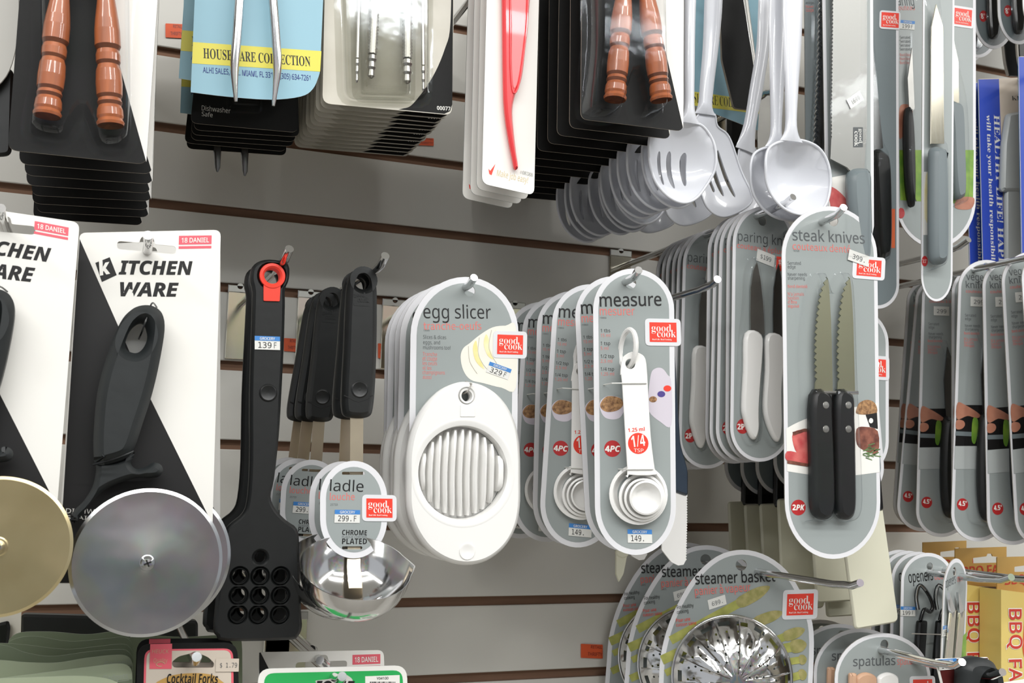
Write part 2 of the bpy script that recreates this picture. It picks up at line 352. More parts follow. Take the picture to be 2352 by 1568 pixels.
# ------------------------------------------------------------------ shared pieces of packaging
T = .0008
def Y(k): return -T-.00013*k
def vec(a, b): return (b[0]-a[0], b[1]-a[1])
def bil(q, u, v):                            # q = bottom-left, U, V
    return (q[0][0]+q[1][0]*u+q[2][0]*v, q[0][1]+q[1][1]*u+q[2][1]*v)
def put(mb, q, box, body, y, m, **k):
    A = bil(q, box[0], box[1]); U = (q[1][0]*(box[2]-box[0]), q[1][1]*(box[2]-box[0])); V = (q[2][0]*(box[3]-box[1]), q[2][1]*(box[3]-box[1]))
    mb.text(body, A, U, V, y, m, **k)
def quad(F, tl, tr, bl, y=0):
    a, b, c = F.l(*bl, y), F.l(*tl, y), F.l(*tr, y); return (a, vec(b, c), vec(a, b))
def gctab(F, o, tl, tr, bl, y=-.0009, mg=.16, name='logo_tab'):
    q = quad(F, tl, tr, bl, y); mb = MB(); e = .00013
    mb.slab(rr([bil(q, -mg, -mg*1.2), bil(q, 1+mg, -mg*1.2), bil(q, 1+mg, 1+mg*1.2), bil(q, -mg, 1+mg*1.2)], .0035), .0005, 'whiteg', y)
    y -= .0005+e; mb.flat([bil(q, 0, 0), bil(q, 1, 0), bil(q, 1, 1), bil(q, 0, 1)], y, 'red')
    put(mb, q, (.07, .42, .80, .90), 'good', y-e, 'white', f='serif', bold=-.006)
    put(mb, q, (.27, .24, .97, .62), 'cook', y-2*e, 'white', f='serif', bold=-.006)
    put(mb, q, (.09, .07, .82, .17), 'Real Life. Real Cooking.', y-e, 'white', f='serif')
    return mb.build(name, o, False)
def grocery(F, o, tl, tr, bl, price, y=-.0012, head='GROCERY', tail=True):
    q = quad(F, tl, tr, bl, y); mb = MB(); e = .00013
    mb.slab([bil(q, 0, 0), bil(q, 1, 0), bil(q, 1, 1), bil(q, 0, 1)], .0002, 'stick', y); y -= .0002+e
    if head:
        mb.flat([bil(q, 0, .66), bil(q, 1, .66), bil(q, 1, 1), bil(q, 0, 1)], y, 'blue'); put(mb, q, (.2, .72, .8, .93), head, y-e, 'stick', bold=.01)
    put(mb, q, (.14, .12, .66, .56) if head else (.2, .25, .8, .7), price, y, 'gtext' if not head else 'ink', f='mono')
    if tail and head: put(mb, q, (.76, .12, .86, .56), 'F', y, 'gtext', f='mono')
    return mb.build('price_sticker', o, False)
def gccard(F, o, out, border, hole=None, hr=0, title=None, grey='grey', name='card', prints=None, t=T, bm='whiteg'):
    L = F.L(out); loops = [L]
    if hole: h = F.l(*hole); loops.append(ell(h[0], h[1], hr, n=18))
    mb = MB(); mb.slab(loops, t, bm, 0, side='edgeg', back='kraft'); c = mb.build(name, o, False)
    mb = MB(); mb.flat([off(L, border)]+loops[1:], -t-.00013, grey)
    if prints: prints(mb)
    mb.build('printing', o, False); return c
def blister(F, o, outs, h, m='clear', inset=.003, flange=.002, y0=None, name='blister', py=None):
    mb = MB(); y0 = -T-.0004 if y0 is None else y0
    for p in outs:
        L = F.L(p, y0-h if py is None else py) if F else p
        rings = [(off(L, -flange), y0), (off(L, -flange*.2), y0-.0004), (L, y0-.001), (off(L, inset*.25), y0-h*.6), (off(L, inset*.6), y0-h*.92), (off(L, inset), y0-h)]
        mb.loft([[(x, y, z) for x, z in q] for q, y in rings], m, cap=False); mb.flat(rings[-1][0], y0-h, m)
    return mb.build(name, o)
def serr(pts, n, a):                         # zigzag along an open pixel line
    o = []; tot = sum(math.dist(p, q) for p, q in zip(pts, pts[1:])); s = 0; P = sm(pts, 6, False)
    L = [0]
    for p, q in zip(P, P[1:]): L.append(L[-1]+math.dist(p, q))
    for k in range(n*3+1):
        t = L[-1]*k/(n*3); i = max(j for j in range(len(L)) if L[j] <= t+1e-9); i = min(i, len(P)-2)
        f = (t-L[i])/max(L[i+1]-L[i], 1e-9); x = P[i][0]+(P[i+1][0]-P[i][0])*f; y = P[i][1]+(P[i+1][1]-P[i][1])*f
        o.append((x+(0, a, a*.4)[k % 3], y))
    return o

# ================================================================== MIDDLE ROW
# ---- hooks of the middle row
h_egg = hook((1075, 660), .212, (1089, 637), .228, 'chrome hook holding the white egg slicers', plate=(880, 685, 935, 850), base=(905, 728))
h_spat = hook((650, 607), .245, (665, 571), .262, 'chrome hook through the red ring of the black slotted turner', plate=(526, 653, 578, 826), base=(552, 700))
h_lad = hook((871, 617), .252, (885, 587), .268, 'chrome hook holding the black-handled ladles', plate=(686, 666, 742, 838), base=(712, 712))
h_kw = hook((341, 562), .272, (340, 540), .285, 'short chrome hook tip in front of the middle kitchen ware card')
h_kwl = hook((3, 500), .292, (1, 478), .305, 'chrome hook at the left picture edge holding the cut-off pizza cutter card')
h_mea = hook((1452, 643), .262, (1467, 620), .28, 'chrome hook holding the measuring spoon cards')
h_ser = hook((1632, 658), .245, (1648, 641), .262, 'long bare chrome hook between the measuring spoons and the paring knives')
h_par = hook((1797, 473), .25, (1822, 452), .265, 'chrome hook holding both rows of paring knives', plate=(1402, 572, 1450, 690), base=(1427, 613))
h_ste = hook((1917, 500), .284, (1938, 476), .30, 'chrome hook holding the steak knives')

# ---- pizza cutters on kitchen ware cards
def kw_card(F, o, P, diag, tabq, texts, slot, br, name='card'):
    L = F.L(P); c = rr(L, [.004, .005, .004, .004]); cx, cz = F.l(*slot); w_, h_ = .019, .0028
    sl = rr([(cx-w_, cz-h_), (cx-.004, cz-h_), (cx+.004, cz-h_), (cx+w_, cz-h_), (cx+w_, cz+h_), (cx+.005, cz+h_), (cx+.004, cz+.0075), (cx-.004, cz+.0075), (cx-.005, cz+h_), (cx-w_, cz+h_)], [.0025, 0, 0, .0025, .0025, .001, .003, .003, .001, .0025], 3)
    mb = MB(); mb.slab([c, sl], T, 'white', 0, side='cream', back='kraft'); mb.build(name, o, False)
    mb = MB()
    if diag: mb.flat(F.L(diag), Y(1), 'ink')
    if tabq:
        q = quad(F, *tabq); mb.flat([bil(q, 0, .32), bil(q, 1, .32), bil(q, 1, 1), bil(q, 0, 1)], Y(1), 'pink'); mb.flat([bil(q, 0, 0), bil(q, 1, 0), bil(q, 1, .2), bil(q, 0, .2)], Y(1), 'pink')
        put(mb, q, (.08, .46, .92, .84), '18 DANIEL', Y(2), 'white', bold=.015)
    for t in texts: t(mb)
    mb.build('printing', o, False)
def pizza_cutter(F, o, dx=0, dy=0, wm='wheel', s=1.0):
    g = lambda pts: [(x*s+dx, y*s+dy) for x, y in pts]
    # handle (traced around the leaning grip), blended along its length
    L = sm(F.L(g([(352, 706), (372, 724), (377, 760), (366, 830), (350, 900), (328, 970), (302, 1040), (262, 1062), (222, 1066), (215, 1040), (216, 980), (224, 900), (245, 820), (275, 745), (300, 715), (325, 704)]), -.012), 4)
    hl = sm(F.L(g([(336, 752), (339, 775), (328, 800), (312, 810), (292, 803), (288, 785), (298, 758), (314, 742), (328, 740)]), -.02), 4)
    mb = MB(); mb.slab([L, hl], .021, 'rubber', -.003, .0062); mb.build('handle', o, ang=50)
    G = sm(F.L(g([(225, 1058), (268, 1056), (308, 1038), (300, 1062), (312, 1076), (335, 1072), (352, 1062), (368, 1066), (374, 1080), (364, 1094), (340, 1098), (310, 1098), (270, 1110), (235, 1128), (205, 1158), (186, 1185), (172, 1200), (162, 1190), (170, 1172), (192, 1150), (212, 1118), (220, 1085)]), -.01), 4)
    mb = MB(); mb.slab(G, .011, 'rubber', -.006, .0035); mb.build('thumb_guard', o, ang=50)
    a = F.l(*g([(214, 1066)])[0], -.02); b = F.l(*g([(306, 1036)])[0], -.02)
    mb = MB(); mb.tube(sm([(a[0], -.022, a[1]), ((a[0]+b[0])/2, -.026, (a[1]+b[1])/2-.001), (b[0], -.022, b[1])], 5, False), .0008, 'blackg', 6); mb.build('cable_tie', o)
    c = F.l(*g([(338, 1291)])[0], -.03); e = F.l(*g([(511, 1291)])[0], -.03); r_ = abs(e[0]-c[0])
    mb = MB(); mb.lathe(c[0], c[1], [(0, -.0305), (r_*.12, -.0305), (r_*.14, -.0302), (r_*.955, -.0302), (r_, -.0292), (r_, -.0288), (r_*.95, -.028), (0, -.028)], wm, 96); wh = mb.build('wheel', o, ang=20)
    sr = r_*.105; mb = MB(); mb.lathe(c[0], c[1], [(0, -.0375), (sr*.55, -.037), (sr*.85, -.0352), (sr, -.0318), (sr, -.0300)], 'chrome', 24)
    for an in (.4, .4+math.pi/2):
        u = (math.cos(an)*sr*.48, math.sin(an)*sr*.48); v = (-u[1]*.22, u[0]*.22)
        mb.flat([(c[0]-u[0]-v[0], c[1]-u[1]-v[1]), (c[0]+u[0]-v[0], c[1]+u[1]-v[1]), (c[0]+u[0]+v[0], c[1]+u[1]+v[1]), (c[0]-u[0]+v[0], c[1]-u[1]+v[1])], -.03765, 'ink')
    mb.build('screw', wh)
    t0 = F.l(*g([(320, 775)])[0], -.02); t1 = F.l(*g([(360, 706)])[0], -.001)
    mb = MB(); mb.tube(sm([(t0[0], -.012, t0[1]), (t0[0]+.002, -.024, t0[1]+.006), (t1[0]-.004, -.016, t1[1]), (t1[0], -.002, t1[1])], 5, False), .0006, 'blackg', 6); mb.build('tie', o)
F = Fr((342, 578), .25)
o = root('pizza_cutter', F, 'pizza cutter with large round silver wheel on a white and black card, in front', 'pizza cutter', 'pizza cutters on white and black cards')
def kwt(mb):
    mb.line(F, 'ITCHEN', (272, 630), (443, 631), 32, Y(1), 'ink', bold=.045, shear=.22)
    mb.line(F, 'WARE', (276, 680), (411, 681), 32, Y(1), 'ink', bold=.045, shear=.22)
    mb.flat(F.L([(219, 604), (252, 591), (268, 632), (234, 648)]), Y(1), 'ink'); mb.line(F, 'k', (229, 633), (258, 627), 36, Y(2), 'white', bold=.05, shear=.25)
    mb.line(F, 'DISHWASHER SAFE', (151, 1178), (330, 1182), 11, Y(2), 'white'); mb.line(F, 'STAINLESS', (151, 1192), (270, 1194), 9, Y(2), 'white')
kw_card(F, o, [(183, 535), (507, 528), (484, 1340), (128, 1340)], [(183, 549), (345, 915), (484, 1196), (484, 1338), (129, 1338), (145, 1150)], ((411, 542), (486, 541), (410, 572)), [kwt], (337, 569), 0)
pizza_cutter(F, o)
KID = {}
c = copy_tree(o); c.rotation_euler.y -= R(1.5); c.location = o.location+h_kw*.034+Vector((.0035, 0, 0)); c['label'] = 'second pizza cutter, its wheel rim and card edge showing right of the front one'
c = copy_tree(o); c.location = o.location+h_kw*.07+Vector((.004, 0, 0)); c['label'] = 'third pizza cutter on card, almost hidden behind the two in front of it'
F = Fr((2, 520), .272)
o = root('pizza_cutter', F, 'cut-off pizza cutter with yellowish wheel on a kitchen ware card at the left picture edge', 'pizza cutter', 'pizza cutters on white and black cards')
def kwt2(mb):
    mb.line(F, 'ITCHEN', (-62, 578), (114, 602), 33, Y(1), 'ink', bold=.045, shear=.22)
    mb.line(F, 'WARE', (-58, 633), (78, 648), 33, Y(1), 'ink', bold=.045, shear=.22)
    mb.flat(F.L([(-120, 552), (-84, 544), (-68, 584), (-104, 598)]), Y(1), 'ink')
kw_card(F, o, [(-150, 462), (183, 511), (118, 1330), (-240, 1300)], [(-150, 476), (0, 905), (150, 1200), (118, 1328), (-240, 1299)], ((80, 508), (158, 523), (78, 537)), [kwt2], (6, 523), 0)
pizza_cutter(F, o, -343, -36, 'wheelb', 1.0)

# ---- black slotted turners
F = Fr((630, 622), .235)
o = root('slotted_turner', F, 'black nylon slotted turner with a red ring and a 139 price sticker, in front', 'turner', 'black slotted turners')
P = [(662, 606), (664, 640), (655, 665), (655, 700), (652, 800), (647, 900), (641, 1000), (630, 1100), (622, 1140), (634, 1170), (658, 1195), (683, 1215), (688, 1260), (692, 1400), (694, 1440), (684, 1462), (660, 1470), (520, 1472), (498, 1460), (492, 1430), (512, 1250), (520, 1215), (535, 1198), (556, 1180), (568, 1150), (574, 1060), (574, 900), (580, 700), (580, 665), (575, 640), (580, 612), (600, 598), (630, 596)]
L = sm(F.L(P, -.008), 3); hr = F.px(21)
holes = []
for hx, hy, r_ in [(597, 1279, 12)]+[(x, y, 15) for row in ([(549, 1322), (596, 1322), (643, 1322)], [(547, 1366), (595, 1366), (643, 1366)], [(545, 1410), (592, 1410), (641, 1410)]) for x, y in row]:
    c_ = F.l(hx, hy, -.006); holes.append((c_, F.px(r_)))
ch = F.l(625, 634, -.008)
mb = MB(); mb.slab([L, ell(ch[0], ch[1], F.px(27))]+[ell(c_[0], c_[1], r_) for c_, r_ in holes], .0085, 'black', -.0005, .0022)
for c_, r_ in holes[1:]: mb.lathe(c_[0], c_[1], [(r_*1.16, -.0091), (r_*1.08, -.0098), (r_*.98, -.0093), (r_*.96, -.006)], 'black', 24)
c_ = F.l(616, 902, -.009); dr = F.px(19)
mb.lathe(c_[0], c_[1], [(0, -.0094), (dr*.6, -.0096), (dr*.85, -.0102), (dr, -.0096), (dr*1.05, -.009)], 'black', 28); mb.build('body', o, ang=50)
mb = MB(); mb.lathe(ch[0], ch[1], [(F.px(29), -.009), (F.px(28), -.0105), (F.px(22), -.0107), (F.px(18), -.0095), (F.px(17), -.001)], 'red', 32)
mb.slab(rr(F.L([(605, 654), (644, 654), (642, 692), (605, 691)], -.009), .0008), .001, 'red', -.009); mb.build('red_ring', o)
grocery(F, o, (585, 771), (643, 773), (585, 802), '139', -.0095)
stack(o, 1, .03, h_spat, 'black nylon slotted turner hanging just behind the one with the red ring', extra=[(1.0, 0)], skip=('red_ring', 'price_sticker'))

# ---- ladles
F = Fr((833, 638), .232)
o = root('ladle', F, 'black-handled steel ladle with a round price card, front of its row', 'ladle', 'ladles with black handles')
P = [(858, 630), (866, 660), (867, 720), (866, 800), (863, 880), (858, 935), (850, 955), (825, 960), (795, 955), (787, 935), (787, 890), (792, 800), (795, 720), (799, 660), (808, 630), (820, 618), (840, 616)]
ch = F.l(833, 645, -.008); mb = MB(); mb.slab([sm(F.L(P, -.01), 4), ell(ch[0], ch[1], F.px(19))], .013, 'black', .001, .004)
c_ = F.l(826, 894, -.012); dr = F.px(19); mb.lathe(c_[0], c_[1], [(0, -.0119), (dr*.6, -.0122), (dr*.85, -.0128), (dr, -.0122), (dr*1.05, -.0118)], 'black', 28)
q = quad(F, (813, 670), (848, 672), (813, 694), -.0125); mb.slab([bil(q, 0, -.3), bil(q, 1, -.3), bil(q, 1, 0), bil(q, 0, 0)], .0004, 'black', -.0118)
put(mb, q, (0, .45, .75, 1), 'good', -.0123, 'black', f='serif', bold=.03); put(mb, q, (.25, .05, 1, .6), 'cook', -.0123, 'black', f='serif', bold=.03)
arc = [(x, y) for x, y in sm([(790, 908), (802, 913), (822, 922), (842, 916), (857, 908)], 5, False)]
a_ = F.L(arc, -.012); mb.tube([(x, -.0118, z) for x, z in a_], .0005, 'ink', 6); mb.build('handle', o, ang=50)
mb = MB(); S_ = [(819, 950), (818, 1090), (812, 1240), (808, 1300), (806, 1345)]
xs = [F.l(x, y, -.006) for x, y in S_]; hw = F.px(14.5)
ys = [-.006, -.006, -.008, -.011, -.020]
mb.loft([[(x-hw, y-.0012, z), (x+hw, y-.0012, z), (x+hw, y, z), (x-hw, y, z)] for (x, z), y in zip(xs, ys)], 'stem'); mb.build('stem', o)
# bowl: rim tilted towards the shopper
cx, cz = F.l(815, 1318, -.04); RX = F.px(121)*.96
mb = MB(); n = 40; prof = [(.0, 1.0), (.3, .97), (.55, .87), (.75, .70), (.9, .48), (.97, .26), (1.0, 0)]
tl = R(30)
def bp(r_, h_, a, rx=1.0):
    k = r_*RX*rx; x = k*math.cos(a); y = k*math.sin(a)
    if r_ > .8 and abs(a) < .28: x += (r_-.8)*5*RX*.10*(1-abs(a)/.28)
    z = -h_*RX*.9
    return (cx+x, -.043-(y*math.cos(tl)+z*math.sin(tl)), cz-y*math.sin(tl)*1.0+z*math.cos(tl)+RX*.14)
outer = [[bp(r_, h_, 2*math.pi*k/n-math.pi if 0 else (2*math.pi*k/n if k <= n/2 else 2*math.pi*k/n-2*math.pi)) for k in range(n)] for r_, h_ in prof[::-1]]
inner = [[bp(r_*.985, h_*.97, (2*math.pi*k/n if k <= n/2 else 2*math.pi*k/n-2*math.pi)) for k in range(n)] for r_, h_ in prof]
mb.loft(outer[::-1]+inner[::-1], 'ladle' if 'ladle' in M else 'chrome', cap=False); mb.build('bowl', o)
tp = pill(735, 889, 1058, 1282, 86, 90); L = F.L(tp, -.012)
sl1 = rr(F.L([(785, 1083), (838, 1083), (838, 1090), (785, 1090)], -.012), .001, 2); sl2 = rr(F.L([(785, 1254), (832, 1254), (832, 1261), (785, 1261)], -.012), .001, 2)
mb = MB(); mb.slab([L, sl1, sl2], .0006, 'whiteg', -.0118, side='edgeg'); tagc = mb.build('price_card', o, False)
mb = MB(); y = -.0126; mb.flat([off(L, F.px(13)), sl1, sl2], y, 'grey')
mb.line(F, 'ladle', (757, 1127), (834, 1129), 27, y-.0001, 'ink', fy=-.012); mb.line(F, 'louche', (757, 1148), (814, 1148), 17, y-.0001, 'redt', f='thin', bold=.002, fy=-.012)
mb.line(F, '25733', (758, 1161), (775, 1161), 5, y-.0001, 'gtext', fy=-.012)
mb.line(F, 'CHROME', (785, 1228), (842, 1229), 12, y-.0001, 'ink', bold=.02, fy=-.012); mb.line(F, 'PLAQUE CHROME', (785, 1235), (842, 1235), 5, y-.0001, 'gtext', fy=-.012); mb.line(F, 'PLATED', (785, 1249), (842, 1249), 13, y-.0001, 'ink', bold=.02, fy=-.012)
mb.build('printing', tagc, False)
gctab(F, o, (841, 1144), (901, 1145), (841, 1188), -.0125); grocery(F, o, (769, 1170), (827, 1171), (768, 1200), '299.', -.0128)
stack(o, 4, [.014, .10, .128, .155], h_lad, 'black-handled steel ladle with a round price card, {}', extra=[(.4, 2), (2.6, -3), (5.0, 0), (6.3, 0)], tilts=(7, 6, 4, 3))

# ---- egg slicers
F = Fr((1077, 668), .205)
o = root('egg_slicer', F, 'white plastic egg slicer on a grey card with a 329 sticker, in front', 'egg slicer', 'egg slicers')
out = pill(944, 1192, 636, 1250, 134, 60, -8)
def pr(mb):
    L1 = lambda *a, **k: mb.line(F, *a, **k)
    L1('egg slicer', (972, 731), (1127, 732), 33, Y(2), 'ink'); L1('tranche-oeufs', (972, 757), (1105, 757), 19, Y(2), 'redt', f='thin', bold=.002); L1('13545', (972, 761), (986, 761), 4, Y(2), 'gtext')
    for i, (t, x) in enumerate((('Slices & dices', 1024), ('eggs, and', 1010), ('mushrooms too!', 1034))): L1(t, (971, 778+i*12), (x, 779+i*12), 9, Y(2), 'gtext')
    for i, (t, x) in enumerate((('Tranche', 1003), ('et coupe', 1003), ('les oeufs', 1003), ('et les', 990), ('champignons', 1021), ('aussi', 990))): L1(t, (970, 817+i*10.5), (x, 818+i*10.5), 9, Y(2), 'redt')
    mb.flat(sm(F.L([(1057, 820), (1063, 800), (1078, 788), (1100, 770), (1130, 752), (1160, 748), (1184, 752), (1184, 890), (1150, 890), (1110, 880), (1080, 872), (1063, 850)]), 4), Y(2), 'eggw')
    for a in ([(1092, 782), (1085, 800), (1092, 830), (1112, 848), (1100, 822), (1096, 800)], [(1115, 768), (1110, 790), (1118, 815), (1132, 825), (1124, 800), (1122, 780)], [(1138, 758), (1134, 770), (1138, 790), (1143, 780)]): mb.flat(sm(F.L(a), 4), Y(3), 'eggy')
    for a in ([(1075, 795), (1078, 830), (1095, 858)], [(1100, 775), (1098, 815), (1120, 850), (1150, 866)], [(1128, 758), (1122, 800), (1140, 835)]): mb.tube([(x, Y(3), z) for x, z in F.L(sm(a, 5, False))], .0003, 'cream', 4)
gccard(F, o, out, F.px(14), (1078, 668), F.px(13), prints=pr)
gctab(F, o, (1142, 768), (1201, 770), (1141, 813)); grocery(F, o, (1125, 830), (1175, 848), (1116, 854), '329', -.0012)
# body with round window, sloping collar and curved ribs
yb = -.014
body = sm(F.L([(1073, 876), (1110, 884), (1145, 906), (1172, 940), (1190, 985), (1197, 1040), (1198, 1100), (1197, 1165), (1186, 1215), (1160, 1258), (1120, 1288), (1075, 1298), (1030, 1290), (985, 1262), (952, 1215), (938, 1165), (937, 1100), (938, 1040), (950, 985), (975, 935), (1010, 898), (1045, 880)], yb), 4)
wc = F.l(1066, 1085, yb); wr = F.px(102); hc = F.l(1072, 909, yb)
mb = MB(); mb.slab([body, ell(wc[0], wc[1], wr*1.02, n=64), ell(hc[0], hc[1], F.px(12), n=20)], .012, 'wplas', -.002, .003)
mb.lathe(wc[0], wc[1], [(wr*1.17, -.01405), (wr*1.14, -.0143), (wr*1.10, -.0141), (wr*1.01, -.0128), (wr*.99, -.009), (wr*.985, -.003)], 'wplas', 64)
mb.lathe(hc[0], hc[1], [(F.px(17), -.0139), (F.px(16), -.0147), (F.px(12.5), -.0144), (F.px(12), -.012)], 'wplas', 24)
q = F.L([(1057, 930), (1091, 930), (1091, 957), (1057, 957)], yb); mb.slab(rr(q, .0008), .0006, 'wplas', -.0139, .0002)
dc = F.l(1073, 1266, yb); mb.lathe(dc[0], dc[1], [(0, -.0141), (F.px(12), -.0143), (F.px(15), -.0148), (F.px(17.5), -.0147), (F.px(18.5), -.0139)], 'wplas', 24)
mb.build('body', o, ang=50)
mb = MB(); mb.lathe(wc[0], wc[1], [(0, -.0012), (wr*.99, -.0012)], 'wplas', 48); mb.build('back_plate', o, False)
n = 11
for i in range(n):
    u = -1+2*(i+.5)/n; x = wc[0]+u*wr*.93; hh = math.sqrt(max(0, 1-u*u))*wr*.93; mb = MB(); bow = (-.10-.03*(1-abs(u)))*wr*(1 if u < .5 else .2); pts = []; hw = F.px(5.6)
    for k in range(9):
        t = -1+k/4; xx = x+bow*(1-t*t)*.5*(1 if u < .9 else -1); z = wc[1]+t*hh; dp = .0045+.005*(1-t**4); wd = hw*(1.15 if abs(t) > .8 else .72 if u < .85 else 1.3)
        if abs(t) == 1: wd *= .5
        pts.append([(xx-wd, -.0013, z), (xx-wd*.8, -.0036-dp, z), (xx, -.0036-dp*1.08, z), (xx+wd*.8, -.0036-dp, z), (xx+wd, -.0013, z)])
    mb.loft(pts, 'wplas'); mb.build('rib', o, ang=60)
t0 = F.l(1072, 900, -.014); t1 = F.l(1070, 876, -.001)
mb = MB(); mb.tube([(t0[0], -.004, t0[1]-.001), (t0[0], -.0155, t0[1]), (t1[0], -.0158, t1[1]-.003), (t1[0], -.001, t1[1])], .0006, 'clear' if 0 else 'edgeg', 6); mb.build('tie', o)
stack(o, 4, [.03, .045, .060, .075], h_egg, 'white egg slicer on a grey card, {}', extra=[(.6, 2), (-.4, 0), (.5, -2), (-.3, 0)])

# ---- measuring spoons
F = Fr((1448, 646), .25, yaw=-13)
o = root('measuring_spoon_set', F, 'set of white measuring spoons on a grey card marked 4PC, in front', 'measuring spoons', 'measuring spoon sets')
out = pill(1361, 1547, 617, 1274, 95, 110, 6)
def pr(mb):
    L1 = lambda *a, **k: mb.line(F, *a, **k)
    L1('measure', (1377, 704), (1519, 702), 23, Y(2), 'ink', bold=.008); L1('mesurer', (1377, 724), (1457, 724), 15, Y(2), 'redt', f='thin', bold=.002); L1('19863', (1377, 732), (1392, 732), 4, Y(2), 'gtext')
    for i, (a, b) in enumerate((('1 tbs', '15 ml'), ('1 tsp', '5 ml'), ('1/2 tsp', '2.5 ml'), ('1/4 tsp', '1.25 ml'))):
        y = 763+29.5*i; L1(a, (1379, y), (1379+4.4*len(a), y), 8, Y(2), 'ink'); L1(b, (1379, y+11), (1379+4.4*len(b), y+11), 8, Y(2), 'redt')
    mb.flat(sm(F.L([(1376, 928), (1388, 912), (1405, 909), (1425, 915), (1434, 935), (1424, 958), (1404, 963), (1385, 955)]), 4), Y(2), 'bowl'); mb.flat(sm(F.L([(1378, 928), (1390, 912), (1408, 910), (1426, 916), (1430, 930), (1418, 942), (1396, 946), (1382, 940)]), 4), Y(3), 'nut')
    mb.flat(sm(F.L([(1494, 860), (1505, 846), (1520, 846), (1532, 860), (1541, 880), (1541, 976), (1515, 968), (1490, 945), (1488, 915)]), 4), Y(2), 'bowl')
    for x, y, m in ((1499, 917, 'nut'), (1518, 905, 'purple'), (1532, 892, 'red')): mb.flat(F.L(ell(x, y, 9, 7)), Y(3), m)
    mb.flat(F.L(ell(1406, 1030, 19, 19)), Y(2), 'redb'); L1('4PC', (1389, 1037), (1424, 1037), 14, Y(3), 'white', bold=.05, shear=.1)
gccard(F, o, out, F.px(12), (1448, 650), F.px(13), prints=pr)
gctab(F, o, (1491, 740), (1553, 741), (1492, 785)); grocery(F, o, (1441, 1215), (1497, 1216), (1442, 1246), '149.', -.0012, tail=False)
def spoon(rb, cx_, cy_, dep, yy, mk):
    mb = MB(); c_ = F.l(cx_, cy_, yy); r_ = F.px(rb)
    mb.lathe(c_[0], c_[1], [(0, yy+dep*.6), (r_*.55, yy+dep*.6), (r_*.8, yy+dep*.2), (r_*.86, yy-.0008), (r_*.9, yy-.0018), (r_, yy-.0012), (r_, yy), (r_*.9, yy+dep*.5), (r_*.62, yy+dep)], 'wplas', 40)
    P = [(1427, 830), (1432, 818), (1450, 808), (1470, 812), (1482, 825), (1486, 860), (1487, 880), (1494, 1000), (1503, 1075), (1506, 1090), (1444, 1090), (1440, 1075), (1428, 880), (1424, 860)]
    hc = F.l(1447, 836, yy); mb.slab([sm(F.L(P, yy), 3), ell(hc[0], hc[1], F.px(11), n=16)], .0012, 'wplas', yy, .0004); return mb.build('spoon', o, ang=50)
spoon(66, 1466, 1135, .012, -.006, 0); spoon(52, 1474, 1142, .010, -.0085, 0); spoon(44, 1478, 1144, .009, -.011, 0); s4 = spoon(37, 1483, 1143, .007, -.0145, 1)
mb = MB(); fy = -.0158; c_ = F.l(1466, 1018, fy); mb.flat(ell(c_[0], c_[1], F.px(23)), fy, 'red'); mb.line(F, '1/4', (1452, 1027), (1483, 1023), 26, fy-.0001, 'white', bold=.03, fy=fy); mb.line(F, 'TSP', (1456, 1038), (1478, 1038), 8, fy-.0001, 'white', fy=fy); mb.line(F, '1.25 ml', (1443, 992), (1481, 989), 9, fy, 'red', bold=.02, fy=fy); mb.build('printing', s4, False)
c_ = F.l(1447, 800, -.014); rg = F.px(42)
mb = MB(); mb.tube([(c_[0]+rg*.25*math.sin(a)-.0005, -.010-.0105*math.sin(a+.3), c_[1]+rg*math.cos(a)) for a in [2*math.pi*k/24 for k in range(25)]], .0021, 'wplas', 8); mb.build('ring', o)
for yy, xa, xb in ((880, 1396, 1492), (1077, 1430, 1507)):
    a = F.l(xa, yy, -.015); b = F.l(xb, yy, -.015); mb = MB(); mb.tube([(a[0], -.001, a[1]), (a[0]+.003, -.0165, a[1]), (b[0]-.003, -.0165, b[1]), (b[0], -.001, b[1])], .0005, 'stick', 6); mb.build('tie', o)
stack(o, 5, [.038, .078, .118, .15, .185], h_mea, 'set of white measuring spoons on a grey card marked 4PC, {}', extra=[(-2.5, 3), (4.0, -4), (1.5, 5), (3.5, 0), (7, 0)])

# ---- white serrated plastic knives with blue sheaths (behind the measuring spoons)
F = Fr((1520, 700), .19)
o = root('plastic_cake_knife', F, 'white serrated plastic knife with a dark blue handle, poking out below the measuring spoons', 'knife', 'serrated plastic knives')
bl = [(1518, 1262), (1540, 1290), (1556, 1298), (1568, 1296), (1572, 1288)]+[(x, y) for x, y in reversed(serr([(1577, 1140), (1577, 1200), (1575, 1284)], 24, -2.5))]+[(1572, 1100), (1520, 1100)]
mb = MB(); mb.slab(F.L(bl), .0016, 'wplas', 0); mb.build('blade', o, False)
mb = MB(); mb.slab([rr(F.L([(1500, 690), (1540, 690), (1560, 1020), (1577, 1080), (1577, 1140), (1518, 1120)], 0), .004)], .006, 'bluh', .002, .002); mb.build('handle', o, ang=50)
c = copy_tree(o); c.location = o.location+h_ser*.06; c.rotation_euler.y += R(1.5); c['label'] = 'second serrated plastic knife, only its round tip below the front measuring spoon card'
F = Fr((1480, 715), .13)
o = root('plastic_spoon', F, 'round cream plastic tip just below the second measuring spoon card', 'spoon')
mb = MB(); mb.slab(sm(F.L([(1412, 1262), (1425, 1258), (1440, 1264), (1438, 1276), (1425, 1281), (1413, 1274)]), 4), .004, 'cplas', 0, .001); mb.build('tip', o)
mb = MB(); mb.slab(sm(F.L([(1474, 700), (1486, 700), (1440, 1262), (1412, 1262)]), 4), .003, 'cplas', 0, .0005); mb.build('handle', o)

